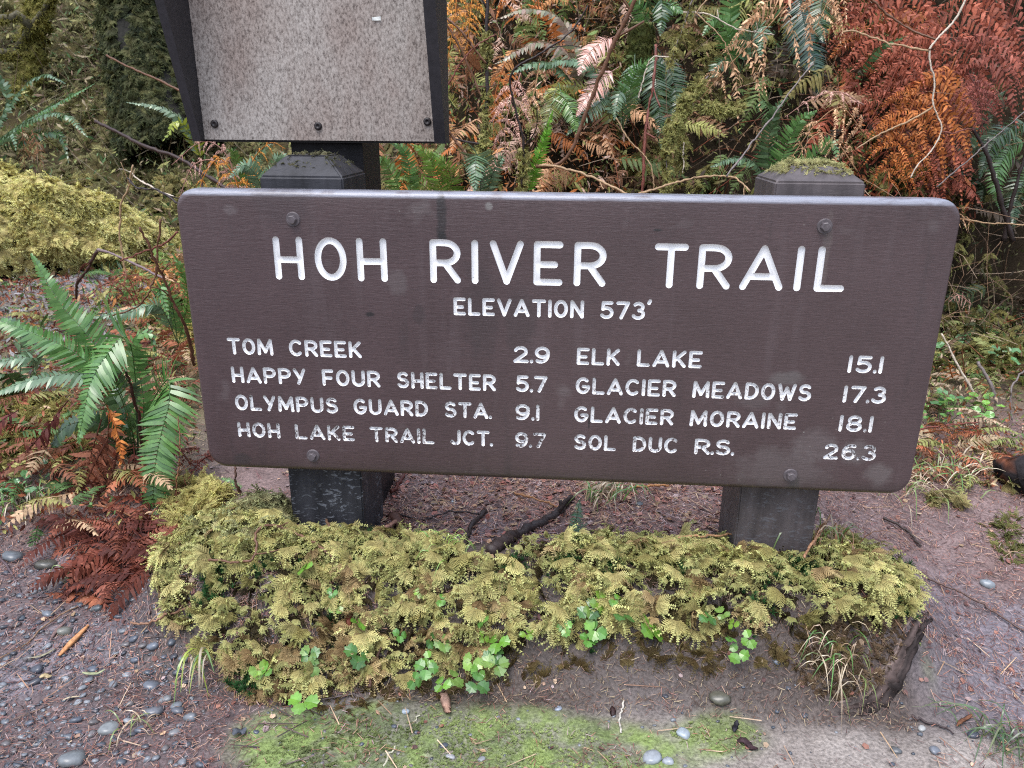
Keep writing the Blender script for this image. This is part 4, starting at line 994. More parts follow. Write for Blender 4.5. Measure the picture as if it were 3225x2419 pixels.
# ------------------------------------------------------------------ thicket on the bank behind the sign
def zx(px, Y=2.3): return at(px, 500, Y)[0]
def build_undergrowth():
    r = np.random.default_rng(41)
    lv = np.array([(0, 0, 0), (-.11, .3, .03), (.11, .3, .03), (-.09, .65, .02), (.09, .65, .02), (0, 1, -.08)]); lf = np.array([(0, 2, 1), (1, 2, 4), (1, 4, 3), (3, 4, 5)])
    zones = [(zx(1350), zx(1960), [(.55, .27, .11), (.62, .36, .20), (.50, .17, .05), (.34, .34, .11), (.62, .42, .32), (.14, .20, .06), (.22, .10, .05)], 8500),
             (zx(1900), zx(2680), [(.06, .11, .04), (.13, .18, .06), (.20, .17, .06), (.30, .18, .10), (.05, .035, .022), (.36, .36, .12), (.16, .08, .045)], 5500),
             (zx(2600), zx(3010, 2.6), [(.32, .09, .05), (.22, .06, .035), (.42, .15, .05), (.12, .04, .026)], 6000),
             (zx(2950, 2.6), zx(3700, 3.2), [(.035, .05, .022), (.06, .07, .03), (.05, .035, .022), (.09, .085, .035)], 3600),
             (zx(300), zx(1400), [(.48, .21, .07), (.16, .26, .06), (.36, .33, .12), (.55, .34, .20), (.10, .18, .05)], 4200)]
    a = Acc()
    for x0, x1, cols, n in zones:
        x = r.uniform(x0, x1, n); y = r.uniform(1.65, 3.9, n) + (.8 * sstep(2.2, 3.4, x - OX)); p = np.c_[x, y, H(x, y)]; nn = nrm(x, y, .1)
        p += nn * (r.random((n, 1)) ** 1.5) * .20
        d = unit(np.c_[r.normal(0, .7, n), r.normal(-.5, .6, n), r.normal(-.55, .6, n)]); z = unit(np.cross(d, r.normal(0, 1, (n, 3)))); R = np.stack([np.cross(d, z), d, z], -1)
        if x0 == zones[2][0]: q_ = p[:, 2] > .70; p, R, x, y = p[q_], R[q_], x[q_], y[q_]; n = len(p)
        cz = fbm(x * 2.2, y * 2.2 + 9, 71); ci = np.clip(((cz - .3) / .4 * len(cols) + r.normal(0, 1.3, n)).astype(int), 0, len(cols) - 1)
        scatter(a, lv, lf, p, R, np.clip(r.lognormal(-3.45, .45, n), .012, .085), np.array(cols)[ci] * r.uniform(.6, 1.3, (n, 1)))
    fa = Acc(); frond_piece(fa, [(0, 0, 0), (0, .35, .05), (0, .7, .04), (0, 1, -.12)], .24, 15, (1, 1, 1), (1, 1, 1), (0, 0, 1), dead=.25, bare=.06, rach=.008, r=r)
    fv = np.concatenate(fa.V); ff = np.concatenate(fa.Q)
    for x0, x1, cols, n in zones:
        n = n // 48; x = r.uniform(x0, x1, n); y = r.uniform(1.65, 3.7, n) + (.8 * sstep(2.2, 3.4, x - OX)); p = np.c_[x, y, H(x, y)]; nn = nrm(x, y, .1); p += nn * (.02 + .2 * r.random((n, 1)))
        d = unit(np.c_[r.normal(0, .8, n), r.normal(-.6, .4, n), r.normal(-.45, .5, n)]); z = unit(nn - d * np.sum(nn * d, 1, keepdims=True) + r.normal(0, .2, (n, 3))); xx = unit(np.cross(d, z)); z = np.cross(xx, d); R_ = np.stack([xx, d, z], -1)
        if x0 == zones[2][0]: q_ = p[:, 2] > .85; p, R_ = p[q_], R_[q_]; n = len(p)
        scatter(a, fv, ff, p, R_, r.uniform(.14, .34, n), np.array(cols)[r.integers(0, len(cols), n)] * r.uniform(.7, 1.3, (n, 1)))
    # thin dead stalks
    for k in range(1150):
        x = r.uniform(zx(700), zx(3500, 3)); y = r.uniform(1.7, 3.6); b = np.array([x, y, float(H(x, y))]); l = r.uniform(.15, .6); d = unit(np.array([r.normal(0, .7), r.normal(-.45, .5), r.normal(.5, .6)]))
        q = catmull([b, b + d * l * .5 + r.normal(0, .03, 3), b + d * l + np.array([0, 0, -.15 * l]) + r.normal(0, .05, 3)], 6)
        add_tube(a, q, np.linspace(.0022, .0009, 6), 4, np.array([(.34, .21, .13), (.12, .07, .04), (.46, .34, .24), (.26, .08, .045)][k % 4]) * r.uniform(.6, 1.2))
    o = a.obj('undergrowth', M_DEAD, None, smooth=False); tag(o, 'tangle of dead leaves and stalks covering the bank behind the sign', 'undergrowth', kind='stuff')
    # moss over the bank
    a = Acc(); n = 2600; x = r.uniform(zx(500), zx(3300, 3), n); y = r.uniform(1.6, 3.7, n); k = fbm(x * 2.6, y * 2.6, 81) > .47; x, y = x[k], y[k]
    p = np.c_[x, y, H(x, y)]; nn = nrm(x, y, .1); p += nn * .08 * r.random((len(x), 1)); moss_on(a, p, nn, (.16, .16, .05), (.44, .44, .15), 1.9, r, .01, (0, -.5, -1), .6)
    o = a.obj('bank_moss', M_MOSS, None, smooth=False); tag(o, 'olive moss hanging over the bank behind the sign', 'moss', kind='stuff')
build_undergrowth()

FERN_N = [0]
def crown_of(paths, drop=.05):
    b = np.mean([p[0] for p in paths], 0); return np.array([b[0], b[1], b[2]])
def px_fern(label, fronds, group=None, name='sword_fern', cat='fern'):
    """fronds: (pixel path with depth, leaflet length in px, pairs, colours, hint, dead)"""
    fr = []
    for pts, wpx, n, tc, hint, dd, *ba in fronds:
        P = px_path(pts); d = np.mean([np.dot(p - CAM, FW) for p in P]); fr.append((P, wpx * 1.12 / FPX * d, n, tc, hint, dd, ba[0] if ba else .16))
    return fern(label, crown_of([f[0] for f in fr]), fr, group, name, cat)
G0, G1, G2, G3 = GREEN
FR = (0, -.75, .55); FU = (0, -.45, .9); FF = (0, -.95, .2); FL = (-.5, -.6, .6); FRt = (.5, -.6, .6)
BLUE = ((.085, .15, .075), (.16, .25, .13)); OLV = ((.12, .14, .03), (.20, .20, .05))

# near fern at the left of the sign
px_fern('large glossy green sword fern in front at left, arching fronds beside the sign', [
    ([(440, 1520, .50), (400, 1290, .46), (300, 1090, .46), (190, 955, .48), (98, 800, .52)], 62, 36, G0, (-.3, -.5, .8), .06, .42),
    ([(436, 1520, .50), (380, 1250, .44), (255, 1125, .40), (130, 1060, .38), (-70, 985, .38)], 72, 38, G0, (0, -.35, .9), .05, .42),
    ([(438, 1520, .50), (410, 1210, .44), (250, 1178, .36), (90, 1200, .32), (-80, 1265, .30)], 58, 36, BLUE, (0, -.3, .9), .05, .36),
    ([(440, 1520, .50), (425, 1180, .46), (395, 1062, .40), (335, 1120, .36), (288, 1200, .33), (266, 1290, .31), (245, 1395, .30)], 92, 34, G0, (-.25, -.85, .45), .04, .44),
    ([(446, 1520, .50), (470, 1300, .45), (528, 1195, .40), (532, 1270, .36), (508, 1365, .33), (488, 1470, .31), (484, 1580, .30), (502, 1725, .30)], 82, 38, G0, (.1, -.95, .3), .04, .36),
    ([(446, 1520, .52), (450, 1250, .55), (415, 1085, .58), (470, 1050, .60), (490, 1120, .60)], 50, 22, G0, (0, -.7, .7), .08),
    ([(440, 1520, .50), (380, 1400, .46), (300, 1330, .44), (200, 1350, .42), (130, 1470, .42)], 48, 26, G1, (-.2, -.7, .6), .1),
    ([(446, 1520, .52), (400, 1330, .56), (350, 1240, .60), (370, 1300, .60), (395, 1390, .60)], 48, 20, G1, (0, -.8, .5), .1)])
px_fern('half hidden sword fern behind the large one at left, bluish horizontal fronds', [
    ([(560, 1080, 1.05), (500, 965, 1.0), (400, 985, .95), (290, 1000, .92)], 42, 28, BLUE, (0, -.6, .8), .08),
    ([(560, 1080, 1.05), (540, 960, 1.0), (505, 905, .98), (530, 1000, .95)], 40, 18, G0, FR, .1),
    ([(560, 1090, 1.05), (590, 950, 1.0), (575, 860, .98), (545, 800, .98)], 34, 20, G2, FR, .1)])
px_fern('blue-green fern at the left edge, low behind the near fern', [
    ([(60, 1260, .85), (110, 1135, .80), (0, 1140, .76), (-90, 1180, .74)], 46, 26, BLUE, (0, -.4, .9), .08),
    ([(60, 1260, .85), (60, 1050, .86), (-20, 1010, .86), (-110, 1020, .86)], 44, 26, BLUE, FU, .08),
    ([(60, 1270, .85), (20, 1180, .72), (-60, 1220, .70)], 40, 18, G1, FU, .08)])
px_fern('green fern with long fronds at the far left beyond the mossy log', [
    ([(-60, 480, 3.9), (60, 290, 3.9), (140, 238, 3.85), (205, 262, 3.8)], 30, 26, BLUE, FU, .08),
    ([(-60, 480, 3.9), (90, 380, 3.8), (200, 360, 3.75), (275, 430, 3.7)], 38, 30, BLUE, (0, -.3, .95), .05),
    ([(-60, 480, 3.9), (100, 370, 3.95), (200, 315, 3.95), (295, 265, 3.95)], 34, 28, G0, FU, .08),
    ([(-60, 480, 3.9), (20, 330, 3.9), (-10, 240, 3.9), (-60, 235, 3.9)], 30, 22, BLUE, FU, .08),
    ([(-60, 480, 3.9), (130, 420, 3.8), (190, 430, 3.75), (215, 510, 3.7)], 30, 22, G1, FR, .1),
    ([(-60, 480, 3.9), (20, 440, 3.7), (40, 420, 3.6), (50, 470, 3.5)], 26, 18, BLUE, FU, .1)])
px_fern('pale fern frond with yellow-green tip leaflets left of the notice board', [
    ([(640, 520, 2.6), (590, 400, 2.5), (510, 340, 2.45), (400, 322, 2.4)], 30, 24, ((.16, .24, .14), (.26, .33, .20)), FU, .1),
    ([(640, 520, 2.6), (600, 420, 2.5), (560, 385, 2.45), (515, 440, 2.4)], 30, 12, ((.26, .34, .03), (.36, .38, .05)), FR, .15)])

# ferns on the bank, centre and right
px_fern('pink and green arching fern right of the notice board', [
    ([(1850, 330, 2.25), (1800, 190, 2.2), (1700, 135, 2.15), (1560, 200, 2.1)], 46, 30, ((.34, .22, .17), (.20, .22, .12)), FU, .2),
    ([(1850, 330, 2.25), (1760, 215, 2.15), (1680, 200, 2.1), (1600, 235, 2.05)], 40, 26, BLUE, FU, .12),
    ([(1850, 330, 2.25), (1780, 80, 2.25), (1660, 30, 2.2), (1545, 70, 2.2)], 36, 26, ((.22, .24, .12), (.36, .24, .18)), FU, .15)])
px_fern('fern of pinkish tan fronds hanging in front of the diagonal branch', [
    ([(1950, 110, 2.05), (1890, 135, 2.0), (1845, 180, 1.95), (1822, 235, 1.92)], 44, 20, DEADC['pink'], (-.2, -.8, .5), .18),
    ([(1950, 210, 2.05), (1900, 245, 2.0), (1850, 300, 1.95), (1815, 365, 1.92)], 46, 24, DEADC['pink'], (-.2, -.8, .5), .15),
    ([(1920, 290, 2.05), (1880, 330, 2.0), (1830, 370, 1.95), (1785, 425, 1.92)], 36, 22, BLUE, (-.2, -.7, .6), .1)])
px_fern('green fern fanned out behind the diagonal branch', [
    ([(1960, 420, 2.25), (1990, 260, 2.2), (2030, 195, 2.15), (2075, 175, 2.1)], 46, 24, G0, (.2, -.7, .6), .1),
    ([(1960, 420, 2.25), (1960, 300, 2.1), (1950, 300, 2.05), (1935, 375, 2.0)], 44, 20, BLUE, FF, .1),
    ([(1960, 420, 2.25), (1880, 235, 2.2), (1780, 190, 2.15), (1660, 225, 2.1)], 44, 28, BLUE, FU, .1),
    ([(1960, 420, 2.25), (1850, 290, 2.15), (1760, 270, 2.1), (1690, 330, 2.05)], 44, 22, OLV, FR, .12)])
px_fern('single bright green fern frond standing upright above the middle of the sign', [
    ([(1650, 640, 1.75), (1680, 540, 1.72), (1712, 450, 1.7), (1740, 350, 1.7)], 32, 26, ((.10, .30, .02), (.18, .36, .04)), (-.2, -.8, .4), .08)])
px_fern('fern with olive drooping leaflets left of the bright upright frond', [
    ([(1760, 260, 2.0), (1745, 300, 1.95), (1730, 360, 1.92), (1715, 410, 1.9)], 46, 22, OLV, (-.2, -.9, .2), .12),
    ([(1760, 260, 2.0), (1770, 300, 1.95), (1800, 350, 1.92), (1815, 420, 1.9)], 40, 20, G2, (.2, -.9, .3), .12)])
px_fern('blue-green fern just above the top edge of the sign beside a thin dark stem', [
    ([(1515, 650, 1.55), (1512, 560, 1.5), (1506, 500, 1.46), (1500, 488, 1.42), (1497, 545, 1.38), (1494, 600, 1.36)], 62, 22, BLUE, (0, -.9, .3), .06),
    ([(1515, 650, 1.55), (1555, 540, 1.5), (1580, 490, 1.46), (1578, 520, 1.42)], 34, 16, BLUE, FR, .08)])
px_fern('yellow-green fern between the notice board post and the thin dark stem', [
    ([(1400, 660, 1.5), (1380, 560, 1.46), (1345, 490, 1.44), (1300, 455, 1.42)], 46, 20, G3, FR, .1),
    ([(1400, 660, 1.5), (1420, 580, 1.46), (1405, 520, 1.42), (1360, 480, 1.4)], 44, 18, G3, FR, .1),
    ([(1400, 660, 1.5), (1350, 600, 1.46), (1300, 560, 1.44), (1255, 560, 1.42)], 42, 18, ((.13, .22, .03), (.26, .30, .06)), FR, .1)])
px_fern('small white-green fern behind the left post cap', [
    ([(840, 640, 1.2), (810, 560, 1.16), (770, 520, 1.14), (720, 560, 1.12)], 38, 18, BLUE, FR, .1), ([(840, 640, 1.2), (860, 540, 1.2), (880, 490, 1.2), (920, 500, 1.2)], 38, 16, BLUE, FR, .1)])
px_fern('dark green fern curtain hanging under the mossy snag', [
    ([(2060, 140, 2.35), (2065, 230, 2.3), (2075, 340, 2.28), (2085, 470, 2.26)], 52, 34, G1, FF, .08),
    ([(2060, 140, 2.35), (2100, 200, 2.32), (2130, 300, 2.3), (2120, 420, 2.28)], 48, 28, G1, FF, .08),
    ([(2000, 170, 2.35), (1995, 230, 2.3), (1975, 330, 2.28), (1960, 400, 2.26)], 44, 24, BLUE, FF, .1)])
px_fern('dark green fern sprouting on top of the mossy snag', [
    ([(2050, 90, 2.35), (2010, 10, 2.3), (1960, -20, 2.28)], 44, 18, G0, FR, .1), ([(2050, 90, 2.35), (2100, 15, 2.3), (2150, 40, 2.28)], 46, 18, G0, FR, .1), ([(2050, 90, 2.35), (2080, 0, 2.25), (2085, 50, 2.2), (2080, 110, 2.18)], 46, 18, G1, FF, .1)])
px_fern('broad dark green frond hanging behind tan bracken at upper right', [
    ([(2510, -60, 2.5), (2530, 60, 2.45), (2560, 180, 2.42), (2575, 300, 2.4)], 66, 38, ((.014, .05, .028), (.028, .075, .038)), FF, .04),
    ([(2600, -60, 2.5), (2585, 40, 2.45), (2592, 130, 2.42)], 50, 24, G1, FF, .06)])
px_fern('mixed green fern below the tan bracken left of the right post', [
    ([(2440, 640, 1.9), (2470, 480, 1.88), (2520, 380, 1.86), (2570, 350, 1.84)], 50, 24, G0, FR, .1),
    ([(2440, 640, 1.9), (2420, 470, 1.9), (2440, 350, 1.9), (2480, 310, 1.9)], 46, 24, G1, FR, .1),
    ([(2440, 640, 1.9), (2560, 500, 1.84), (2620, 450, 1.82), (2640, 500, 1.8)], 46, 20, G0, FF, .1),
    ([(2440, 640, 1.9), (2380, 520, 1.85), (2310, 500, 1.82), (2240, 525, 1.8)], 42, 24, BLUE, FU, .1)])
px_fern('green fern at the top centre right among bare twigs', [
    ([(2330, 230, 2.5), (2290, 100, 2.45), (2250, 60, 2.4), (2215, 110, 2.38)], 44, 22, G0, FF, .1), ([(2330, 230, 2.5), (2370, 110, 2.45), (2400, 90, 2.4), (2395, 180, 2.38)], 44, 22, BLUE, FF, .1),
    ([(2330, 230, 2.5), (2300, 30, 2.5), (2340, -20, 2.5), (2420, -10, 2.5)], 44, 22, G0, FR, .1), ([(2330, 230, 2.5), (2300, 190, 2.4), (2260, 200, 2.35), (2240, 260, 2.3)], 40, 20, G1, FR, .1)])
px_fern('drooping green fern at the far right edge of the thicket', [
    ([(3260, 380, 2.9), (3190, 400, 2.85), (3130, 450, 2.8), (3085, 560, 2.78)], 46, 28, G1, FR, .1), ([(3260, 440, 2.9), (3180, 470, 2.85), (3140, 560, 2.8), (3150, 660, 2.78)], 44, 26, G0, FF, .1),
    ([(3060, 500, 2.5), (3090, 420, 2.5), (3130, 320, 2.5), (3170, 285, 2.5)], 26, 20, BLUE, FR, .12), ([(3260, 520, 2.9), (3230, 560, 2.8), (3200, 640, 2.78), (3190, 720, 2.76)], 44, 24, G1, FF, .1)])
px_fern('small green fern in the gap beneath the notice board, left of its post', [
    ([(760, 640, 1.35), (750, 540, 1.32), (735, 480, 1.3), (715, 470, 1.28)], 34, 16, G2, FR, .1), ([(760, 640, 1.35), (790, 540, 1.32), (830, 470, 1.3), (860, 455, 1.28)], 36, 18, BLUE, FR, .1)])
px_fern('small green fern in the gap beneath the notice board, right of its post', [
    ([(1290, 660, 1.45), (1240, 560, 1.42), (1205, 500, 1.4), (1185, 520, 1.38)], 36, 18, G2, FR, .1), ([(1290, 660, 1.45), (1290, 540, 1.42), (1270, 470, 1.4), (1230, 450, 1.38)], 36, 18, G0, FR, .1)])

# dead ferns: every plant a thing, every frond a part
def dead_fern(label, fronds, group=None, bip=True, name='dead_fern', cat='dead fern'):
    """fronds: (pixel path, side length px, pairs, colour key, hint, dead, hang)"""
    Ps = [px_path(f[0]) for f in fronds]; root = thing(name, label, cat, crown_of(Ps), group)
    for P, (pts, wpx, n, ck, hint, dd, hang) in zip(Ps, fronds):
        d = np.mean([np.dot(p - CAM, FW) for p in P]); a = Acc(); c = DEADC[ck] if isinstance(ck, str) else ck
        if bip: bip_piece(a, P, wpx / FPX * d, n, c[0], c[1], hint, dd, hang=hang)
        else: frond_piece(a, P, wpx / FPX * d, n, c[0], c[1], hint, dead=dd, gone=.08, pw=1.1)
        a.obj('frond', M_DEAD, root, smooth=True)
    return root
dead_fern('tan bracken with limp hanging side fronds at upper right of centre', [
    ([(2560, -90, 2.0), (2440, 60, 1.95), (2330, 170, 1.92), (2190, 330, 1.9)], 190, 11, 'tan', (.3, -.9, .3), .95, .95),
    ([(2640, -80, 2.0), (2600, 20, 1.96), (2560, 110, 1.94)], 130, 7, 'tan', FF, .95, 1.0)])
dead_fern('low pinkish tan bracken just left above the right post', [
    ([(2720, 330, 1.8), (2640, 290, 1.76), (2560, 310, 1.74), (2470, 370, 1.72)], 80, 9, 'pink', FU, .55, .8),
    ([(2720, 420, 1.75), (2650, 340, 1.7), (2570, 390, 1.68), (2490, 500, 1.66)], 100, 9, 'tan', FR, .6, .9),
    ([(2700, 540, 1.7), (2620, 430, 1.68), (2560, 430, 1.66), (2500, 520, 1.64)], 70, 8, 'tan', FR, .6, .9)])
RM = ((.25, .062, .034), (.38, .12, .07)); RO = ((.34, .095, .024), (.50, .18, .05)); RD = ((.18, .046, .03), (.28, .088, .058))
dead_fern('big curtain of red-brown dead bracken fronds at the upper right', [
    ([(2900, -160, 2.6), (2840, 0, 2.5), (2790, 160, 2.42), (2740, 360, 2.36)], 230, 16, RM, FF, .45, .7),
    ([(3080, -160, 2.7), (3040, 20, 2.55), (3000, 200, 2.45), (2960, 420, 2.4)], 240, 16, RM, FF, .45, .7),
    ([(3240, -140, 2.8), (3200, 20, 2.7), (3150, 160, 2.6), (3110, 330, 2.55)], 230, 15, RD, FF, .45, .7),
    ([(2800, -120, 2.6), (2740, 0, 2.5), (2700, 120, 2.45), (2680, 250, 2.42)], 150, 12, RM, FF, .5, .8),
    ([(2980, 40, 2.4), (2920, 180, 2.3), (2860, 320, 2.24), (2780, 500, 2.2)], 190, 15, RM, FF, .45, .7),
    ([(3120, 60, 2.5), (3090, 180, 2.4), (3070, 300, 2.34), (3040, 420, 2.3)], 200, 13, RD, FF, .45, .7)])
dead_fern('rust orange dead bracken hanging low behind the right post', [
    ([(3010, 180, 2.3), (2960, 300, 2.22), (2900, 430, 2.16), (2850, 610, 2.12)], 190, 15, RO, FF, .4, .7),
    ([(2900, 260, 2.2), (2850, 390, 2.12), (2810, 500, 2.08), (2790, 640, 2.05)], 150, 13, RO, FF, .4, .7),
    ([(3060, 330, 2.3), (2990, 430, 2.2), (2930, 520, 2.14), (2880, 640, 2.1)], 150, 13, RM, FF, .4, .7),
    ([(2870, 100, 2.3), (2800, 270, 2.2), (2730, 400, 2.14), (2670, 520, 2.1)], 130, 13, RM, FF, .5, .8)])
dead_fern('single lacy dark red frond dangling at the right of the bracken curtain', [
    ([(3050, 230, 2.2), (3080, 290, 2.16), (3090, 350, 2.14), (3095, 425, 2.12)], 95, 11, ((.17, .045, .035), (.24, .075, .055)), FF, .3, .5)])
dead_fern('orange dead fern hanging at the top beside the notice board', [
    ([(1440, -60, 2.3), (1435, 30, 2.25), (1420, 130, 2.22), (1400, 230, 2.2)], 70, 12, 'orange', FF, .6, .7),
    ([(1490, -40, 2.3), (1480, 60, 2.25), (1470, 170, 2.22)], 66, 10, 'orange', FF, .6, .7),
    ([(1560, -60, 2.4), (1600, 20, 2.35), (1640, 60, 2.3)], 60, 8, 'rust', FF, .6, .7),
    ([(1700, -40, 2.3), (1695, 30, 2.28), (1690, 110, 2.26)], 26, 12, 'rust', FF, .7, .8)])
dead_fern('tan and pink dead fern heap between the two thin dark stems', [
    ([(1640, 230, 2.0), (1610, 320, 1.95), (1590, 420, 1.92), (1600, 540, 1.9)], 80, 12, 'pink', FF, .55, .8),
    ([(1590, 200, 2.1), (1560, 300, 2.05), (1555, 400, 2.0), (1560, 500, 1.98)], 60, 11, 'rust', FF, .6, .8),
    ([(1700, 200, 2.1), (1680, 300, 2.05), (1650, 380, 2.0), (1640, 480, 1.98)], 70, 10, 'tan', FF, .6, .8)])
dead_fern('rust coloured dead fern hanging below the notice board right of its post', [
    ([(1290, 380, 1.5), (1285, 450, 1.46), (1275, 530, 1.44), (1265, 620, 1.42)], 48, 22, 'rust', FF, .7, 0),
    ([(1330, 380, 1.5), (1320, 450, 1.48), (1318, 540, 1.46), (1315, 620, 1.44)], 34, 18, 'brown', FF, .75, 0),
    ([(1190, 430, 1.5), (1180, 500, 1.48), (1175, 600, 1.46)], 30, 16, 'brown', FF, .8, 0)], bip=False)
dead_fern('pink and orange dead fern arching left of the left post', [
    ([(760, 660, 1.3), (720, 500, 1.28), (640, 445, 1.26), (540, 520, 1.24)], 60, 12, 'pink', FR, .5, .7),
    ([(760, 660, 1.3), (700, 520, 1.26), (610, 520, 1.24), (560, 640, 1.22)], 56, 12, 'pink', FR, .5, .8),
    ([(770, 660, 1.28), (740, 560, 1.25), (690, 500, 1.24), (640, 560, 1.22), (620, 640, 1.2)], 60, 11, 'orange', FF, .55, .8),
    ([(770, 660, 1.3), (790, 520, 1.28), (850, 450, 1.28), (900, 470, 1.28)], 60, 10, 'orange', FR, .55, .8)])
dead_fern('shrivelled brown frond in front of the far left fern', [
    ([(100, 410, 3.7), (120, 470, 3.65), (130, 540, 3.6)], 46, 9, 'brown', FF, .6, .8), ([(70, 400, 3.7), (75, 470, 3.66), (80, 560, 3.6)], 40, 8, 'brown', FF, .6, .8)])
dead_fern('red dead fern heap on the side path behind the near fern', [
    ([(440, 985, 1.35), (390, 900, 1.32), (330, 895, 1.3), (250, 960, 1.28)], 64, 10, ((.26, .08, .05), (.36, .14, .09)), FU, .6, .4),
    ([(440, 960, 1.4), (400, 870, 1.38), (360, 880, 1.36), (340, 950, 1.34)], 60, 9, ((.26, .08, .05), (.36, .14, .09)), FR, .6, .4),
    ([(470, 880, 1.5), (430, 880, 1.46), (400, 900, 1.44)], 44, 7, 'red', FU, .6, .4)])
dead_fern('dark brown dead fronds hanging straight down below the near fern', [
    ([(320, 1320, .40), (285, 1440, .36), (255, 1580, .33), (225, 1740, .31)], 78, 26, ((.15, .05, .028), (.26, .095, .05)), FF, .55, 0),
    ([(345, 1300, .42), (335, 1440, .38), (325, 1580, .35), (310, 1720, .33)], 66, 24, ((.18, .06, .03), (.28, .11, .06)), FF, .6, 0),
    ([(335, 1275, .34), (362, 1340, .32), (380, 1410, .31), (378, 1470, .3)], 26, 16, 'rust', FF, .7, 0),
    ([(420, 1400, .44), (430, 1500, .40), (440, 1600, .38), (450, 1700, .36)], 60, 18, RD, FF, .65, 0)], bip=False)
dead_fern('broad red-brown dead fern skirt hanging from the crown of the near fern', [
    ([(330, 1400, .36), (280, 1500, .33), (250, 1600, .30), (240, 1720, .28)], 95, 11, ((.13, .042, .024), (.22, .078, .042)), FF, .5, .6),
    ([(370, 1420, .38), (350, 1520, .35), (330, 1620, .32), (320, 1730, .30)], 85, 10, ((.11, .036, .022), (.18, .066, .036)), FF, .5, .6)])
dead_fern('glossy maroon dead fern frond slanting to the left edge', [
    ([(215, 1260, .46), (130, 1370, .40), (50, 1450, .37), (-60, 1540, .35)], 34, 26, 'maroon', (-.3, -.7, .6), .6, 0),
    ([(185, 1440, .40), (150, 1560, .35), (90, 1660, .32), (-40, 1725, .30)], 36, 26, 'maroon', (-.3, -.8, .5), .6, 0),
    ([(60, 1290, .5), (0, 1330, .46), (-60, 1400, .44)], 34, 14, 'maroon', FU, .6, 0)], bip=False)
RL = ((.17, .046, .028), (.27, .088, .055))
def lay_px(pts, lift=.012):
    return [tuple(q) for q in [G(x, y) + np.array([0, 0, lift]) for x, y in pts]]
def ground_dead(label, fronds, bip=True, group=None):
    Ps = [[np.array(q) for q in lay_px(f[0], f[5])] for f in fronds]; root = thing('dead_fern', label, 'dead fern', crown_of(Ps), group)
    for P, (pts, wpx, n, c, dd, lf) in zip(Ps, fronds):
        d = np.mean([np.dot(p - CAM, FW) for p in P]); a = Acc()
        if bip: bip_piece(a, P, wpx / FPX * d, n, c[0], c[1], (0, -.1, 1), dd, hang=.12, sub=10)
        else: frond_piece(a, P, wpx / FPX * d, n, c[0], c[1], (0, -.1, 1), dead=dd, gone=.05, pw=1.15)
        a.obj('frond', M_DEAD, root, smooth=True)
ground_dead('dark red-brown dead fern heap on the ground touching the left of the moss bed', [
    ([(250, 1650), (330, 1720), (400, 1780), (470, 1840)], 90, 11, RL, .45, .03), ([(330, 1620), (400, 1690), (450, 1740), (500, 1790)], 90, 11, RL, .45, .05), ([(470, 1640), (420, 1720), (380, 1800), (350, 1850)], 80, 10, RL, .45, .03),
    ([(200, 1700), (250, 1730), (330, 1750)], 60, 8, RD, .5, .03)])
ground_dead('flat orange-red dead frond on the gravel at left', [([(360, 1905), (290, 1890), (220, 1880), (150, 1878)], 44, 14, ((.30, .09, .045), (.40, .15, .08)), .35, .008)], False)
ground_dead('dark ribbed dead frond on the gravel touching the moss bed', [([(480, 1815), (430, 1832), (370, 1850), (300, 1872)], 20, 24, ((.035, .022, .022), (.06, .04, .04)), .25, .012)], False)
ground_dead('red dead fern crumbs under the lower left corner of the sign', [([(560, 1440), (600, 1500), (650, 1540)], 70, 8, RL, .5, .05), ([(700, 1470), (640, 1500), (600, 1560)], 60, 8, RD, .5, .05), ([(470, 1180), (530, 1160), (600, 1170)], 60, 8, RD, .5, .05)])
ground_dead('orange-red dead fern lying at the right of the sign', [([(2900, 1400), (2980, 1390), (3060, 1385), (3150, 1370)], 60, 12, ((.24, .075, .03), (.36, .14, .06)), .4, .04), ([(3080, 1430), (3060, 1380), (3040, 1330)], 50, 8, RM, .5, .05)])
dead_fern('small rusty dead sprig standing right of the sign', [([(3040, 1190, 1.4), (3030, 1110, 1.38), (3035, 1085, 1.36)], 40, 7, 'brown', FF, .5, .5), ([(3000, 1190, 1.4), (2990, 1150, 1.38), (3010, 1160, 1.36)], 40, 6, 'rust', FF, .5, .5)])
dead_fern('curled tan fern tip peeking past the right edge of the sign', [([(3060, 700, 2.0), (3030, 690, 1.95), (3000, 700, 1.9), (2985, 740, 1.88)], 50, 8, 'tan', FR, .5, .6), ([(3060, 960, 2.0), (3020, 930, 1.95), (2990, 950, 1.9)], 40, 6, 'pink', FR, .5, .6)])

# ------------------------------------------------------------------ branches, stems and sticks
TW = dict(dark=(.030, .020, .018), brown=(.12, .055, .028), tan=(.34, .22, .12), pale=(.50, .42, .33), red=(.16, .05, .035), grey=(.17, .14, .13))
def br(label, pts, rpx, tint, name='branch', cat='branch', **k):
    P = px_path(pts); d = np.mean([np.dot(p - CAM, FW) for p in P]); r0, r1 = (rpx if isinstance(rpx, tuple) else (rpx, rpx * .45)); r0, r1 = r0 * .8, r1 * .8
    BRN[0] += 1
    return branch(name, label, P, r0 / FPX * d * .5, r1 / FPX * d * .5, TW[tint] if isinstance(tint, str) else tint, cat, seed=BRN[0], **k)
BRN = [0]
br('thin dark upright stem wrapped in clumps of yellow moss, above the sign', [(1520, 690, 1.6), (1524, 500, 1.6), (1534, 300, 1.62), (1532, 120, 1.64), (1542, -60, 1.66)], (20, 13), 'dark', 'sapling', 'stem', kink=.003, side=3, moss=[(.25, .42, 90, .03), (.42, .6, 60, .024), (.66, .84, 90, .026)])
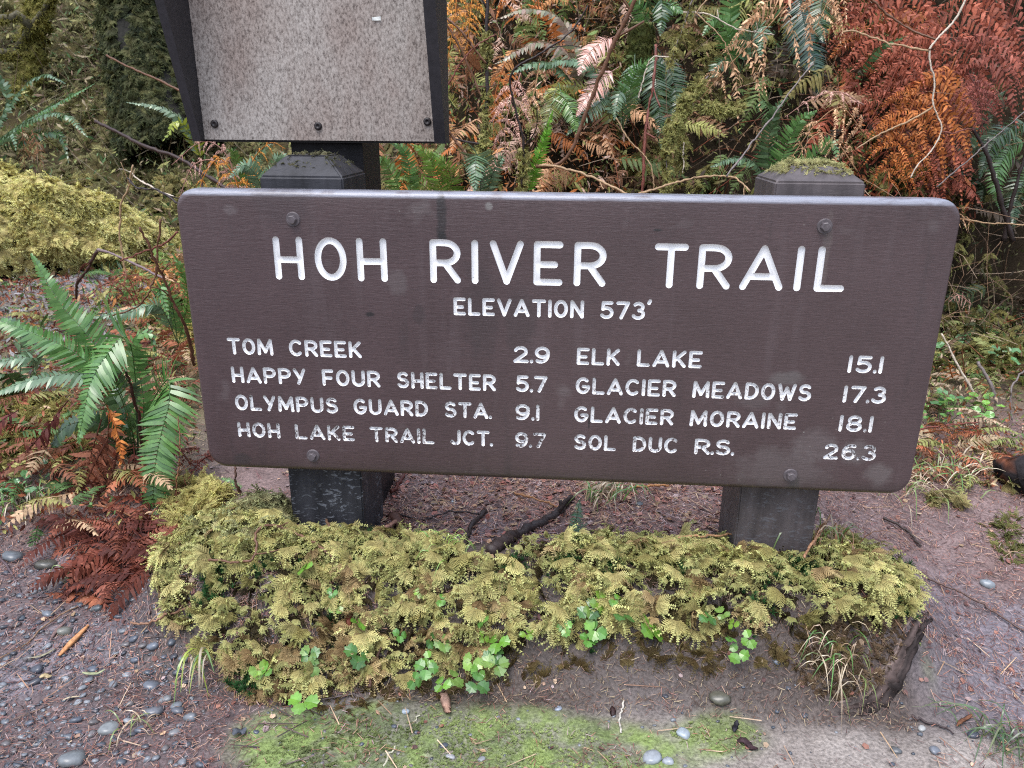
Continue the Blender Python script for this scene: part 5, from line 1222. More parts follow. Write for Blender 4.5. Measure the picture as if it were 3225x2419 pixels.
br('brown branch rising diagonally to the top edge above the sign', [(1690, 525, 1.62), (1745, 522, 1.6), (1790, 480, 1.6), (1850, 350, 1.6), (1900, 235, 1.6), (1960, 100, 1.6), (2030, -60, 1.6)], (15, 18), 'brown', kink=.004, side=2)
br('tan twig running down right from the elbow of the diagonal branch', [(1700, 522, 1.6), (1760, 522, 1.58), (1870, 555, 1.52), (1975, 612, 1.46)], (11, 9), 'tan', side=1)
br('pale tan twig bending low over the sign top, left of the right post', [(2010, 610, 1.4), (2100, 585, 1.45), (2180, 560, 1.5), (2290, 556, 1.55), (2330, 575, 1.5), (2362, 602, 1.46)], (9, 7), 'tan', side=2)
br('straight grey twig slanting up from the low pale twig', [(2288, 556, 1.55), (2340, 490, 1.6), (2420, 390, 1.65), (2500, 280, 1.7), (2560, 200, 1.75)], (8, 5), 'grey')
br('dark forked twig left of centre above the sign', [(1640, 600, 1.7), (1650, 460, 1.7), (1625, 350, 1.7), (1605, 250, 1.7), (1635, 205, 1.7), (1700, 175, 1.7), (1790, 110, 1.7), (1850, 20, 1.7)], (13, 6), 'dark', side=3, moss=[(.0, .22, 60, .028)])
br('dark twig arching from the notice board edge to the mossy stem', [(1395, 50, 1.62), (1440, 85, 1.6), (1480, 140, 1.6), (1530, 200, 1.6)], (10, 9), 'brown', side=1)
br('brown twig leaning behind the notice board, lower end by the mossy stem', [(1400, 60, 1.7), (1440, 150, 1.7), (1480, 240, 1.7), (1518, 310, 1.68)], (9, 8), 'brown', side=1)
br('brown twig leaning out under the lower corner of the notice board', [(1405, 395, 1.5), (1430, 440, 1.5), (1462, 485, 1.5)], (13, 11), 'brown')
br('thin reddish twig crossing behind the notice board edge', [(1404, 280, 1.6), (1440, 220, 1.6), (1490, 160, 1.6), (1560, 110, 1.6)], (7, 5), 'red', side=1)
br('red twisted stem hanging in the dark hollow above the sign', [(2066, 140, 2.0), (2062, 260, 1.95), (2040, 380, 1.9), (2030, 500, 1.86), (2020, 640, 1.84)], (9, 14), 'red', side=3)
br('pale twig in the dark hollow, curving down right', [(1940, 370, 1.8), (1980, 440, 1.78), (2020, 480, 1.76), (2050, 520, 1.74), (2060, 600, 1.72)], (6, 4), 'tan')
br('pale bent twig above the dark hollow', [(2010, 310, 1.9), (2045, 185, 1.9), (2090, 178, 1.9), (2135, 190, 1.88)], (6, 5), 'pale')
br('mossy twig festooned with hanging yellow moss, centre right', [(2190, -30, 1.9), (2150, 90, 1.88), (2120, 170, 1.86), (2105, 230, 1.84)], (8, 5), 'grey', side=1, moss=[(.0, .5, 30, .022), (.5, 1, 40, .022)])
br('shaggy hanging moss garland over a branch stub, centre right', [(2230, 240, 1.95), (2170, 300, 1.9), (2150, 360, 1.88), (2150, 470, 1.86), (2140, 545, 1.85)], (6, 3), 'grey', 'moss_garland', 'moss', moss=[(.1, .65, 240, .036), (.6, 1, 60, .03)])
br('lower moss garland dangling to the top of the sign, centre right', [(2130, 380, 1.8), (2110, 430, 1.78), (2100, 500, 1.76), (2100, 610, 1.74)], (6, 3), 'grey', 'moss_garland', 'moss', moss=[(.05, .5, 150, .034), (.5, 1, 70, .026)])
br('mossy tuft on a twig right of the moss garlands', [(2330, 330, 1.8), (2270, 340, 1.8), (2210, 330, 1.8)], (6, 4), 'grey', 'moss_garland', 'moss', moss=[(0, 1, 180, .034)])
br('pale twig hanging straight down below the moss garland', [(2155, 450, 1.84), (2153, 500, 1.83), (2150, 545, 1.82)], (6, 4), 'pale')
br('tangle twig across the top, right of centre', [(2150, 38, 2.0), (2240, 45, 1.98), (2330, 95, 1.96), (2440, 110, 1.95)], (6, 4), 'pale', side=4)
br('second tangle twig slanting at the top, right of centre', [(2260, -30, 2.0), (2200, 30, 1.98), (2215, 60, 1.96), (2280, 130, 1.94), (2340, 260, 1.92)], (6, 4), 'tan', side=3)
br('bright pale zigzag twig hanging in front of the red-brown bracken', [(3060, -40, 1.75), (3010, 60, 1.75), (2955, 125, 1.74), (2926, 165, 1.73), (2930, 220, 1.72), (2940, 262, 1.72), (2935, 335, 1.71), (2962, 410, 1.70), (2930, 480, 1.69), (2890, 520, 1.68), (2868, 560, 1.67)], (9, 5), 'pale', kink=.002)
br('tan twig across the red-brown bracken meeting the zigzag twig', [(2655, 102, 1.8), (2700, 98, 1.8), (2800, 130, 1.78), (2925, 162, 1.74)], (7, 8), 'tan', side=1)
br('brown twig slanting from the top edge to the zigzag twig', [(2730, -20, 1.85), (2800, 50, 1.82), (2880, 100, 1.78), (2950, 127, 1.74)], (9, 8), 'brown', side=1)
br('straight pale twig slanting down left from the zigzag twig', [(2935, 340, 1.72), (2860, 385, 1.7), (2780, 425, 1.68), (2695, 470, 1.66)], (8, 5), 'tan', side=1)
br('thin red twig forking right from the zigzag twig', [(2962, 412, 1.70), (3010, 415, 1.70), (3060, 405, 1.70)], (6, 4), 'red', side=1)
br('dark leaning stem at the right behind the corner of the sign', [(3190, 760, 2.2), (3150, 640, 2.2), (3110, 500, 2.2), (3060, 400, 2.2)], (20, 14), 'dark', side=2, name='sapling', cat='stem')
br('second dark stem beside it at the right edge', [(3160, 760, 2.3), (3190, 620, 2.3), (3230, 480, 2.3), (3280, 360, 2.3)], (18, 12), 'dark', name='sapling', cat='stem')
br('thin grey twig crossing the dark gap at the right edge', [(2950, 590, 2.0), (3050, 500, 2.0), (3140, 420, 2.0), (3240, 340, 2.0)], (6, 4), 'grey')
br('thin pale twig crossing lower at the right edge', [(3040, 690, 2.0), (3120, 705, 2.0), (3240, 710, 2.0)], (6, 5), 'tan')
br('straight pale stick leaning right of the sign', [(3090, 1280, 1.3), (3030, 1160, 1.32), (2965, 1050, 1.35)], (11, 7), 'pale', name='stick', cat='stick')
br('brown stick leaning beside the red dead fern at right', [(3160, 1385, 1.2), (3140, 1290, 1.22), (3110, 1200, 1.25), (3080, 1140, 1.28)], (16, 12), 'grey', name='stick', cat='stick')
br('bent thin stem at the right edge of the picture', [(3240, 1370, 1.1), (3190, 1330, 1.1), (3185, 1240, 1.12), (3210, 1180, 1.15), (3260, 1150, 1.15)], (8, 6), 'grey', name='stick', cat='stick')
br('straight dark twig on the duff at right', [(2860, 1360, .8), (2960, 1345, .85), (3080, 1330, .9)], (8, 6), 'red', name='stick', cat='stick')
# left
br('dark wet stick slanting from the far left fern to the notice board', [(300, 382, 2.3), (380, 420, 2.25), (450, 455, 2.2), (540, 490, 2.15), (640, 545, 2.1), (720, 600, 2.05)], (13, 15), (.035, .018, .014), name='stick', cat='stick', side=2)
br('thin tan twig slanting behind the notice board at left', [(335, 174, 3.0), (440, 230, 2.9), (520, 265, 2.85), (640, 330, 2.8)], (8, 9), 'brown')
br('reddish sapling stem beside the left edge of the sign', [(612, 1150, .62), (597, 1085, .60), (564, 987, .56), (520, 900, .54), (488, 835, .52), (468, 770, .51), (440, 715, .50)], (16, 8), (.11, .045, .025), 'sapling', 'stem', side=2)
br('thin curved twig looping left of the sign', [(505, 690, .9), (500, 780, .9), (498, 860, .9), (468, 930, .88), (420, 975, .88), (345, 998, .88)], (9, 6), 'brown', side=1)
br('dark hooked stick standing on the side path', [(241, 940, 1.9), (246, 890, 1.88), (275, 845, 1.86), (305, 792, 1.85)], (10, 13), (.05, .022, .018), name='stick', cat='stick')
br('grey-purple twig slanting down right behind the sign edge at left', [(305, 785, 1.8), (370, 805, 1.75), (440, 835, 1.7), (520, 880, 1.65)], (10, 9), (.17, .12, .12))
br('pale upright forked twig above the side path', [(398, 880, 1.5), (388, 800, 1.5), (380, 730, 1.5), (388, 650, 1.5), (412, 592, 1.5), (418, 520, 1.5)], (9, 6), 'tan', side=2)
br('reddish twig reaching from the sign edge across the side path', [(560, 730, 1.2), (515, 768, 1.22), (440, 800, 1.25), (380, 822, 1.3)], (9, 6), 'red', side=1)
br('dark twig forking left from behind the sign corner', [(560, 640, 1.3), (500, 600, 1.35), (430, 590, 1.4), (400, 560, 1.42)], (9, 7), 'dark', side=2)
br('pale twig lying over the mossy log toward the sign', [(545, 620, 1.6), (480, 590, 1.65), (430, 560, 1.7), (410, 540, 1.72)], (8, 5), 'pale', side=2)
br('thin twig between the near fern fronds', [(287, 1285, .34), (330, 1235, .35), (385, 1172, .38)], (6, 7), 'brown')
br('dark upright petiole in the heart of the near fern', [(446, 1400, .46), (438, 1290, .44), (420, 1215, .42), (385, 1140, .41)], (13, 9), (.055, .02, .015), 'sapling', 'stem')
br('orange twig over the red dead fern, left of the left post', [(285, 1592, .25), (355, 1594, .25), (420, 1620, .24), (500, 1645, .22), (580, 1660, .2)], (8, 9), (.26, .11, .05), side=3)
br('thin forked orange stems under the lower left corner of the sign', [(560, 1640, .30), (565, 1520, .30), (575, 1420, .32), (560, 1310, .34)], (6, 4), (.24, .11, .06), side=4)
br('young shoot with bare stem beside the left post', [(760, 1560, .12), (745, 1500, .13), (738, 1440, .14)], (11, 9), (.10, .05, .035), 'sapling', 'stem')
# sticks lying on the ground
def lying(label, pts, rpx, tint, name='stick', cat='stick', lift=.006, **k):
    P = [np.array(q) for q in lay_px(pts, lift)]; d = np.mean([np.dot(p - CAM, FW) for p in P]); r0, r1 = rpx; BRN[0] += 1
    return branch(name, label, P, r0 / FPX * d * .5, r1 / FPX * d * .5, TW[tint] if isinstance(tint, str) else tint, cat, seed=BRN[0], **k)
lying('long thin dark root-like twig on the gravel at the left edge', [(-20, 1735), (33, 1810), (61, 1871), (110, 1882), (200, 1875), (310, 1860)], (9, 5), (.08, .055, .06), 'twig', 'twig', kink=.002)
lying('thin dark twig sloping down through the gravel at left', [(380, 1890), (300, 2000), (240, 2075), (100, 2140), (-20, 2160)], (6, 5), (.06, .04, .045), 'twig', 'twig', kink=.002)
lying('tan twig in the gravel left of the moss bed', [(280, 1905), (220, 1930), (150, 1975), (90, 2030), (0, 2080)], (5, 4), (.20, .12, .07), 'twig', 'twig', kink=.002)
lying('orange brown twig poking out of the left flank of the moss bed', [(415, 1985), (460, 1987), (526, 1960), (580, 1942), (631, 1926)], (7, 8), (.24, .13, .08), 'twig', 'twig', .02, side=2)
lying('arching brown bramble runner over the left part of the moss bed', [(665, 1832), (740, 1835), (800, 1830), (820, 1795), (820, 1740), (864, 1722), (942, 1738), (1000, 1777), (1060, 1830)], (8, 9), (.13, .065, .04), 'twig', 'twig', .055, kink=.003, side=3)
lying('brown sprig standing in front of the foot of the left post', [(1040, 1720), (1030, 1660), (1060, 1610), (1105, 1570)], (8, 5), (.14, .08, .05), 'twig', 'twig', .05, side=2)
lying('dark brown dead stalk low on the moss face, left of centre', [(1165, 2200), (1178, 2150), (1190, 2110), (1205, 2075)], (12, 8), (.06, .03, .02), 'twig', 'twig', .03, side=3)
lying('thick dark rotting branch lying behind the middle of the moss bed', [(1545, 1750), (1590, 1722), (1640, 1692), (1690, 1668), (1745, 1632), (1775, 1605), (1800, 1580)], (34, 26), (.035, .024, .022), 'fallen_branch', 'branch', .012, kink=.006, side=2, sides=9)
lying('short dark stick lying on the duff between the posts', [(1458, 1735), (1473, 1698), (1500, 1660), (1528, 1620)], (13, 16), (.035, .024, .022), 'stick', 'stick', .01)
lying('red-brown stick leaning out behind the left post', [(1232, 1570), (1252, 1545), (1278, 1500)], (12, 13), (.10, .03, .022), 'stick', 'stick', .02)
lying('long thin black twig lying level on the duff right of the left post', [(1225, 1625), (1330, 1640), (1420, 1625), (1510, 1628)], (7, 5), (.03, .02, .02), 'twig', 'twig', .01)
lying('short pinkish stick at the foot of the left post', [(1180, 1715), (1210, 1698), (1248, 1675)], (14, 13), (.28, .15, .11), 'stick', 'stick', .03)
lying('straight orange straw on the duff, right half', [(1620, 1565), (1690, 1595), (1760, 1612)], (8, 6), (.34, .17, .08), 'straw', 'straw', .012)
lying('orange straw lying just under the bottom edge of the sign, right half', [(1985, 1547), (2050, 1545), (2105, 1541)], (8, 7), (.42, .20, .08), 'straw', 'straw', .012)
lying('tan straw across the moss crest left of the right post', [(2130, 1755), (2230, 1748), (2320, 1742)], (8, 7), (.36, .20, .10), 'straw', 'straw', .05)
lying('brown stalk slanting over the right end of the moss', [(2520, 1835), (2560, 1760), (2590, 1720), (2605, 1690)], (8, 6), (.30, .16, .09), 'straw', 'straw', .06)
lying('dark twig on the pale silt at the lower right', [(2870, 2265), (2930, 2290), (3000, 2320)], (9, 7), (.05, .035, .035), 'twig', 'twig', .008)
lying('long twig in the needles right of the moss bed', [(2880, 1800), (3000, 1880), (3090, 1930), (3240, 2010)], (7, 6), (.10, .06, .05), 'twig', 'twig', .008)
lying('thin dark twig crossing the soil below the right corner of the sign', [(2780, 1640), (2850, 1680), (2900, 1730)], (9, 7), (.05, .035, .03), 'twig', 'twig', .01)
lying('white rootlet on the algae at the bottom, centre', [(1210, 2420), (1235, 2370), (1290, 2300), (1320, 2260)], (7, 5), (.42, .40, .30), 'rootlet', 'root', .006)
lying('pale rootlet right of the big green patch', [(1955, 2316), (1948, 2270), (1965, 2210)], (6, 6), (.46, .42, .36), 'rootlet', 'root', .006)

# orange wood chip and fallen leaves
def chip(label, pts, wpx, tint, name='wood_chip', cat='wood chip', thick=.5, lift=.008, curl=0.0):
    P = catmull([np.array(q) for q in lay_px(pts, lift)], 12); d = np.dot(P[0] - CAM, FW); w_ = wpx / FPX * d * .5; T = unit(np.gradient(P, axis=0)); S = unit(np.cross(T, UPV)); r = np.random.default_rng(len(label))
    pr = np.sin(np.linspace(.16, math.pi - .10, 12)) ** .45; n = 12; V = []
    for i in range(n):
        h = w_ * thick * pr[i]; a = w_ * pr[i] * (1 + r.normal(0, .12)); u = UPV * (curl * math.sin(i * .6) * w_)
        V += [P[i] - S[i] * a + u, P[i] - S[i] * a * .5 + UPV * h + u, P[i] + S[i] * a * .45 + UPV * h * 1.1 + u, P[i] + S[i] * a + u, P[i] - UPV * h * .2]
    F = [(i * 5 + j, i * 5 + (j + 1) % 5, i * 5 + 5 + (j + 1) % 5, i * 5 + 5 + j) for i in range(n - 1) for j in range(5)]
    a = Acc(); a.add(V, F, tint); a.add(V[:5], [(0, 1, 2, 3)], tint); a.add(V[-5:], [(3, 2, 1, 0)], tint)
    return tag(a.obj(name, M_TWIG if thick > .3 else M_DEAD, None, base=P[0]), label, cat)
chip('bright orange splinter of wood on the gravel at left', [(188, 2075), (225, 2035), (255, 2005), (280, 1978)], 24, (.44, .21, .09))
chip('grey-brown splinter of wood left of the orange one', [(160, 2025), (185, 1990), (210, 1968)], 16, (.16, .10, .09))
chip('yellow-tan fallen leaf on the gravel at left', [(128, 2147), (145, 2140), (166, 2142)], 20, (.46, .36, .20), 'fallen_leaf', 'leaf', .15, .01, .3)
chip('long pale green fallen leaf on the trail dirt', [(262, 2130), (285, 2134), (310, 2131), (334, 2120)], 13, (.36, .38, .22), 'fallen_leaf', 'leaf', .15, .01, .2)
chip('narrow straw-coloured leaf on the trail dirt', [(200, 2218), (225, 2208), (255, 2205)], 8, (.46, .38, .26), 'fallen_leaf', 'leaf', .2, .01, .2)
chip('greyish narrow leaf on the gravel above the yellow leaf', [(95, 2085), (130, 2078), (175, 2055)], 12, (.28, .25, .17), 'fallen_leaf', 'leaf', .15, .01, .2)
chip('dark slate-coloured leaf curled at the edge of the green silt', [(735, 2330), (755, 2318), (778, 2310)], 32, (.10, .11, .13), 'fallen_leaf', 'leaf', .2, .012, .5)
chip('pinkish crumpled leaf just below the moss, centre', [(1395, 2200), (1405, 2230), (1415, 2262)], 30, (.44, .27, .20), 'fallen_leaf', 'leaf', .25, .012, .9)
chip('red-brown folded leaf in the moss left of the green seedlings', [(1105, 2035), (1102, 2005), (1108, 1975)], 20, (.17, .05, .03), 'fallen_leaf', 'leaf', .3, .045, .6)
chip('purple-brown leaf tucked in the moss near the middle', [(1690, 2000), (1705, 1985), (1725, 1975)], 40, (.13, .07, .07), 'fallen_leaf', 'leaf', .25, .03, .6)
chip('brown curled leaf at the foot of the left post', [(1222, 1660), (1245, 1668), (1275, 1690)], 42, (.12, .06, .045), 'fallen_leaf', 'leaf', .3, .03, .7)
chip('dark maroon cone on the silt right of centre', [(1928, 2232), (1930, 2245), (1930, 2262)], 20, (.03, .015, .014), 'conifer_cone', 'conifer cone', .9, .004)
chip('dark wet leaf curled on the pale silt, lower right', [(2320, 2345), (2350, 2350), (2385, 2370)], 28, (.06, .035, .04), 'fallen_leaf', 'leaf', .3, .008, .6)
chip('black wet leaf scrap on the silt left of the dark curled leaf', [(2310, 2315), (2316, 2295), (2320, 2280)], 20, (.02, .018, .025), 'fallen_leaf', 'leaf', .3, .008, .5)
chip('brown leaf lying at the bottom right corner on the silt', [(3010, 2300), (3030, 2280), (3060, 2262)], 14, (.20, .09, .05), 'fallen_leaf', 'leaf', .3, .01, .5)

# ------------------------------------------------------------------ grass tufts
def grass(label, px, py, n, L, tints, spread=.9, lift=0.0, bias=(0, 0, 0), wid=.0016, seed=0, rad=.02):
    r = np.random.default_rng(seed + 500); b0 = G(px, py) + np.array([0, 0, lift]); a = Acc()
    for k in range(n):
        b = b0 + np.array([r.normal(0, rad), r.normal(0, rad * .7), 0]); b[2] = H(b[0], b[1]) + lift * .7; az = r.uniform(0, 6.3); l = L * r.uniform(.5, 1.2)
        d = np.array([math.cos(az) * spread, math.sin(az) * spread, 0]) + np.array(bias) + r.normal(0, .1, 3)
        P = catmull([b, b + d * l * .25 + UPV * l * .38, b + d * l * .62 + UPV * l * .42, b + d * l * 1.0 + UPV * l * r.uniform(-.25, .25)], 8)
        P[:, 2] = np.maximum(P[:, 2], H(P[:, 0], P[:, 1]) + .003)
        T, N, S = frames(P, (.1, -.3, 1)); w_ = wid * np.array([1, 1.1, 1.1, 1, .9, .7, .45, .1])[:, None] * r.uniform(.7, 1.3); n0 = a.n
        V = np.stack([P - S * w_, P + S * w_ + N * .0004], 1).reshape(-1, 3); a.add(V, [(2 * i, 2 * i + 1, 2 * i + 3, 2 * i + 2) for i in range(7)], np.array(tints[int(r.integers(0, len(tints)))]) * r.uniform(.75, 1.25))
    return tag(a.obj('grass_tuft', M_LEAF, None, base=b0), label, 'grass')
GG = [(.10, .22, .05), (.16, .28, .07), (.42, .34, .22), (.50, .42, .30)]; GS = [(.48, .36, .24), (.40, .28, .18), (.18, .24, .07), (.54, .44, .30)]
grass('drooping tuft of green and straw-coloured grass in front of the right post', 2650, 2105, 46, .075, GS + GG[:1], .75, .015, (-.15, -.6, -.05), .0011, 1, .03)
grass('few broad grass blades hanging at the lower left end of the moss bed', 650, 2110, 14, .10, GG + [(.30, .36, .06)], .3, .03, (.1, -.7, 0), .0018, 2, .010)
grass('dry straw grass behind the lower right corner of the sign', 2900, 1530, 60, .10, GS + [(.2, .3, .08)], 1.0, 0, (0, -.2, -.1), .0014, 3, .07)
grass('green and straw grass at the right below the red dead fern', 3020, 1500, 50, .11, GG + GS, 1.0, 0, (0, -.2, -.1), .0014, 4, .08)
grass('small pale grass patch on the duff under the middle right of the sign', 1900, 1560, 60, .10, GS + GG[:1], .8, 0, (0, -.2, 0), .0018, 5, .04)
grass('dry reddish straw tuft on the right end of the moss bed', 2590, 1750, 34, .12, [(.34, .18, .09), (.28, .14, .08), (.45, .34, .22), (.14, .22, .06)], .6, .03, (.1, -.2, .1), .0017, 6, .035)
grass('thin green grass blades in the moss, middle', 1400, 1760, 22, .06, [(.20, .34, .07), (.30, .38, .10)], .7, .04, (0, -.2, .1), .0013, 7, .03)
grass('sparse straw grass on the trail dirt near the lower left pebbles', 420, 2290, 16, .05, GS, .9, 0, (0, 0, -.05), .0011, 8, .015)
grass('small sparse grass on the gravel beside the red dead fern', 215, 1820, 22, .05, GS + GG[:2], .8, 0, (0, 0, 0), .0012, 9, .02)
grass('dark green grass fringe at the lower right corner', 3160, 2330, 40, .10, [(.05, .10, .035), (.08, .14, .05), (.14, .16, .07)], .9, 0, (-.2, -.2, -.1), .0013, 10, .03)
grass('green grass clump at the left edge of the fern bank', 60, 1600, 40, .10, GG, .7, 0, (0, -.2, 0), .0018, 11, .05)
grass('narrow grass blade cluster on the mossy log lip', 350, 850, 40, .22, [(.10, .20, .06), (.18, .26, .10)], .5, 0, (0, -.4, -.2), .003, 12, .08)

# ------------------------------------------------------------------ mossy log and hillside at the far left
def build_mossy_log():
    r = np.random.default_rng(61)
    C = [at(-420, 790, 2.7), at(-200, 780, 2.85), at(0, 765, 3.0), at(150, 760, 3.15), at(290, 764, 3.3), at(410, 775, 3.45), at(520, 792, 3.6), at(585, 805, 3.7)]
    R = [.47, .45, .42, .36, .31, .24, .14, .04]
    P = catmull(C, 30); rr = np.interp(np.linspace(0, 1, 30), np.linspace(0, 1, 8), R)
    root = thing('mossy_log', 'long rounded log fully covered in yellow moss at the far left', 'log', tuple(C[3]))
    V, F, T = tube(P, rr, 20); a = Acc(); a.add(V, F, (.035, .026, .018)); a.T.append(T); a.obj('log', M_BARK, root)
    n = 5200; t = r.random(n) * 28.9; k = t.astype(int); f = (t - k)[:, None]; p = P[k] * (1 - f) + P[k + 1] * f; rad = (rr[k] * (1 - f[:, 0]) + rr[k + 1] * f[:, 0])
    Tt, N, S = frames(P, (0, 0, 1)); th = r.normal(0.25, .85, n); d = N[k] * np.cos(th)[:, None] - np.sign(S[k][:, 1:2]) * S[k] * np.sin(th)[:, None]
    keep = (d[:, 2] > -.8) & ((fbm(p[:, 0] * 3 + th, p[:, 1] * 3 + th, 29) > .40) | (r.random(n) < .25)); p, d, rad = p[keep], d[keep], rad[keep]; q = p + d * rad[:, None] * (1 + .9 * (fbm(p[:, 0] * 3.0 + d[:, 0] * 2.2, p[:, 1] * 3.0 + d[:, 2] * 2.8, 19)[:, None] - .45)) + d * .02 * r.random((len(p), 1))
    b = Acc(); moss_on(b, q, d, (.62, .58, .20), (.96, .93, .42), 2.2, r, .0, (0, -.6, -.7), .45); b.obj('moss', M_MOSS, root, smooth=False)
build_mossy_log()
def build_left_cover():
    r = np.random.default_rng(63); a = Acc()
    def lay(poly, n, tA, tB, sc, lift=.02, nz=0.0):
        xy = sample(poly, n, r)
        if nz: xy = xy[fbm(xy[:, 0] * 1.6, xy[:, 1] * 1.6, 88) > nz]
        p = np.c_[xy, H(xy[:, 0], xy[:, 1]) + lift * r.random(len(xy))]; moss_on(a, p, nrm(xy[:, 0], xy[:, 1], .1), tA, tB, sc, r, .0, None, .5)
    x0 = OX
    lay([(x0 - 9, 4.0), (x0 + .4, 3.7), (x0 + .4, 6.5), (x0 - 9, 9.5)], 8500, (.15, .155, .065), (.38, .375, .16), 2.6, .08, .36)      # hillside
    lay([(x0 - 3.4, 3.6), (x0 - .6, 3.9), (x0 - .4, 4.6), (x0 - 3.4, 4.8)], 900, (.30, .28, .10), (.56, .52, .20), 2.3, .12, .44)
    lay(gpoly([(380, 870), (600, 800), (640, 1200), (520, 1060), (420, 1000)]), 700, YEL[0], (.55, .48, .14), 1.5, .03, .36)
    lay(gpoly([(-60, 1240), (240, 1290), (300, 1480), (160, 1620), (-60, 1680)]), 900, (.22, .20, .06), (.46, .42, .13), 1.3, .02, .40)
    lay(gpoly([(500, 1560), (620, 1520), (740, 1560), (640, 1660), (540, 1680)]), 260, YEL[0], YEL[1], 1.1, .03)
    lay(gpoly([(2860, 900), (3225, 880), (3225, 1300), (2880, 1300)]), 900, OLIVE[0], (.28, .32, .08), 1.5, .03, .44)
    lay(gpoly([(2880, 1440), (3225, 1430), (3225, 1640), (3050, 1620), (2900, 1580)]), 260, (.22, .20, .08), (.46, .42, .18), 1.1, .02, .50)
    lay(gpoly([(3100, 1640), (3225, 1620), (3225, 1780), (3140, 1770)]), 60, (.16, .18, .06), (.28, .30, .10), .8, .0, .4)
    o = a.obj('ground_moss', M_MOSS, None, smooth=False); tag(o, 'patchy yellow and olive moss on the forest floor and hillside', 'moss', kind='stuff')
    # dead stalks and small leaves over the left hillside
    a = Acc()
    for k in range(900):
        y = r.uniform(3.6, 7.5); x = x0 + r.uniform(-1.25 * y, .35); b = np.array([x, y, float(H(x, y))]); l = r.uniform(.15, .7); d = unit(np.array([r.normal(0, .6), r.normal(-.3, .4), r.normal(.9, .5)]))
        add_tube(a, catmull([b, b + d * l * .55 + r.normal(0, .03, 3), b + d * l + r.normal(0, .09, 3)], 6), np.linspace(.004, .0015, 6), 3, np.array([(.22, .15, .10), (.11, .075, .05), (.30, .25, .17), (.10, .12, .05)][k % 4]) * r.uniform(.6, 1.2))
    lv = np.array([(0, 0, 0), (-.12, .4, .03), (.12, .4, .03), (0, 1, -.08)]); lf = np.array([(0, 2, 1), (1, 2, 3)])
    n = 19000; y = r.uniform(3.2, 8.0, n); x = x0 + r.uniform(-1.25, .08, n) * y; p = np.c_[x, y, H(x, y) + .35 * r.random(n) ** 2]; d = unit(r.normal(0, 1, (n, 3)) + [0, -.3, -.2]); z = unit(np.cross(d, r.normal(0, 1, (n, 3)))); R = np.stack([np.cross(d, z), d, z], -1)
    cols = np.array([(.20, .24, .08), (.38, .36, .14), (.22, .15, .10), (.10, .18, .07), (.42, .34, .21)]); scatter(a, lv, lf, p, R, np.clip(r.lognormal(-2.9, .45, n), .02, .13), cols[r.integers(0, 5, n)] * r.uniform(.6, 1.3, (n, 1)))
    o = a.obj('hillside_brush', M_DEAD, None, smooth=False); tag(o, 'thin brush and dead stalks over the hillside at the far left', 'undergrowth', kind='stuff')
build_left_cover()

# ------------------------------------------------------------------ trees
def tree(label, pts, wpx, tint, moss_n, mtint, seed, limbs=()):
    r = np.random.default_rng(seed); P = catmull(px_path(pts), 22); d = np.dot(P[8] - CAM, FW); root = thing('mossy_tree', label, 'tree', tuple(P[0]))
    rr = np.interp(np.linspace(0, 1, 22), np.linspace(0, 1, len(wpx)), wpx) / FPX * d * .5
    V, F, T = tube(P, rr, 18); ax = np.repeat(P, 18, 0); ax = np.vstack([ax, P[0], P[-1]]); th = np.arctan2(V[:, 1] - ax[:, 1], V[:, 0] - ax[:, 0])
    V = V + (V - ax) * (.22 * (fbm(th * 2.2 + 9, V[:, 2] * .8, seed) - .5) + .10 * (fbm(th * 7, V[:, 2] * 3, seed + 1) - .5))[:, None]
    a = Acc(); a.add(V, F, tint); a.T.append(T); a.obj('trunk', M_BARK, root)
    for lp, lw in limbs:
        Q = catmull(px_path(lp), 14); a = Acc(); add_tube(a, Q + r.normal(0, .008, Q.shape), np.linspace(lw[0], lw[1], 14) / FPX * d * .5, 8, tint); o = a.obj('limb', M_BARK, root)
        b = Acc(); hang_moss(b, Q, 130, .07, r, (.24, .23, .06), (.46, .43, .13)); b.obj('moss', M_MOSS, o)
    n = moss_n; t = r.random(n) * 20.9; k = t.astype(int); f = (t - k)[:, None]; Tt, N, S = frames(P, (0, -1, .1)); th = r.normal(0, 1.0, n); dd = N[k] * np.cos(th)[:, None] + S[k] * np.sin(th)[:, None]
    p = P[k] * (1 - f) + P[k + 1] * f + dd * (rr[k] * 1.02)[:, None]; m = fbm(th * 1.5 + 3, p[:, 2] * 1.6, seed + 5) > .36
    b = Acc(); moss_on(b, p[m], dd[m], mtint[0], mtint[1], 2.4, r, .01, (0, 0, -1), .5); b.obj('moss', M_MOSS, root, smooth=False)
    return root
tree('broad dark mossy trunk base behind the notice board at left', [(560, 470, 5.3), (500, 300, 5.4), (450, 120, 5.5), (425, -60, 5.6), (410, -400, 5.8), (405, -900, 6.0)], (330, 230, 180, 160, 150, 140), (.018, .017, .014), 3800, ((.05, .07, .035), (.20, .22, .09)), 5)
tree('slim mossy yellow-green trunk with crooked limbs at the top left corner', [(70, 420, 6.0), (95, 250, 6.1), (115, 90, 6.2), (135, -60, 6.3), (140, -500, 6.4)], (70, 62, 55, 50, 40), (.09, .08, .05), 900, ((.26, .26, .06), (.46, .44, .13)), 7,
     [([(60, 150, 6.1), (95, 90, 6.0), (70, 50, 5.95), (20, 55, 5.9), (-60, 90, 5.9)], (30, 22)), ([(65, 140, 6.1), (110, 75, 6.0), (150, 20, 5.95), (190, -50, 5.9)], (22, 16)), ([(40, 180, 6.0), (0, 165, 5.9), (-60, 190, 5.9)], (28, 20))])
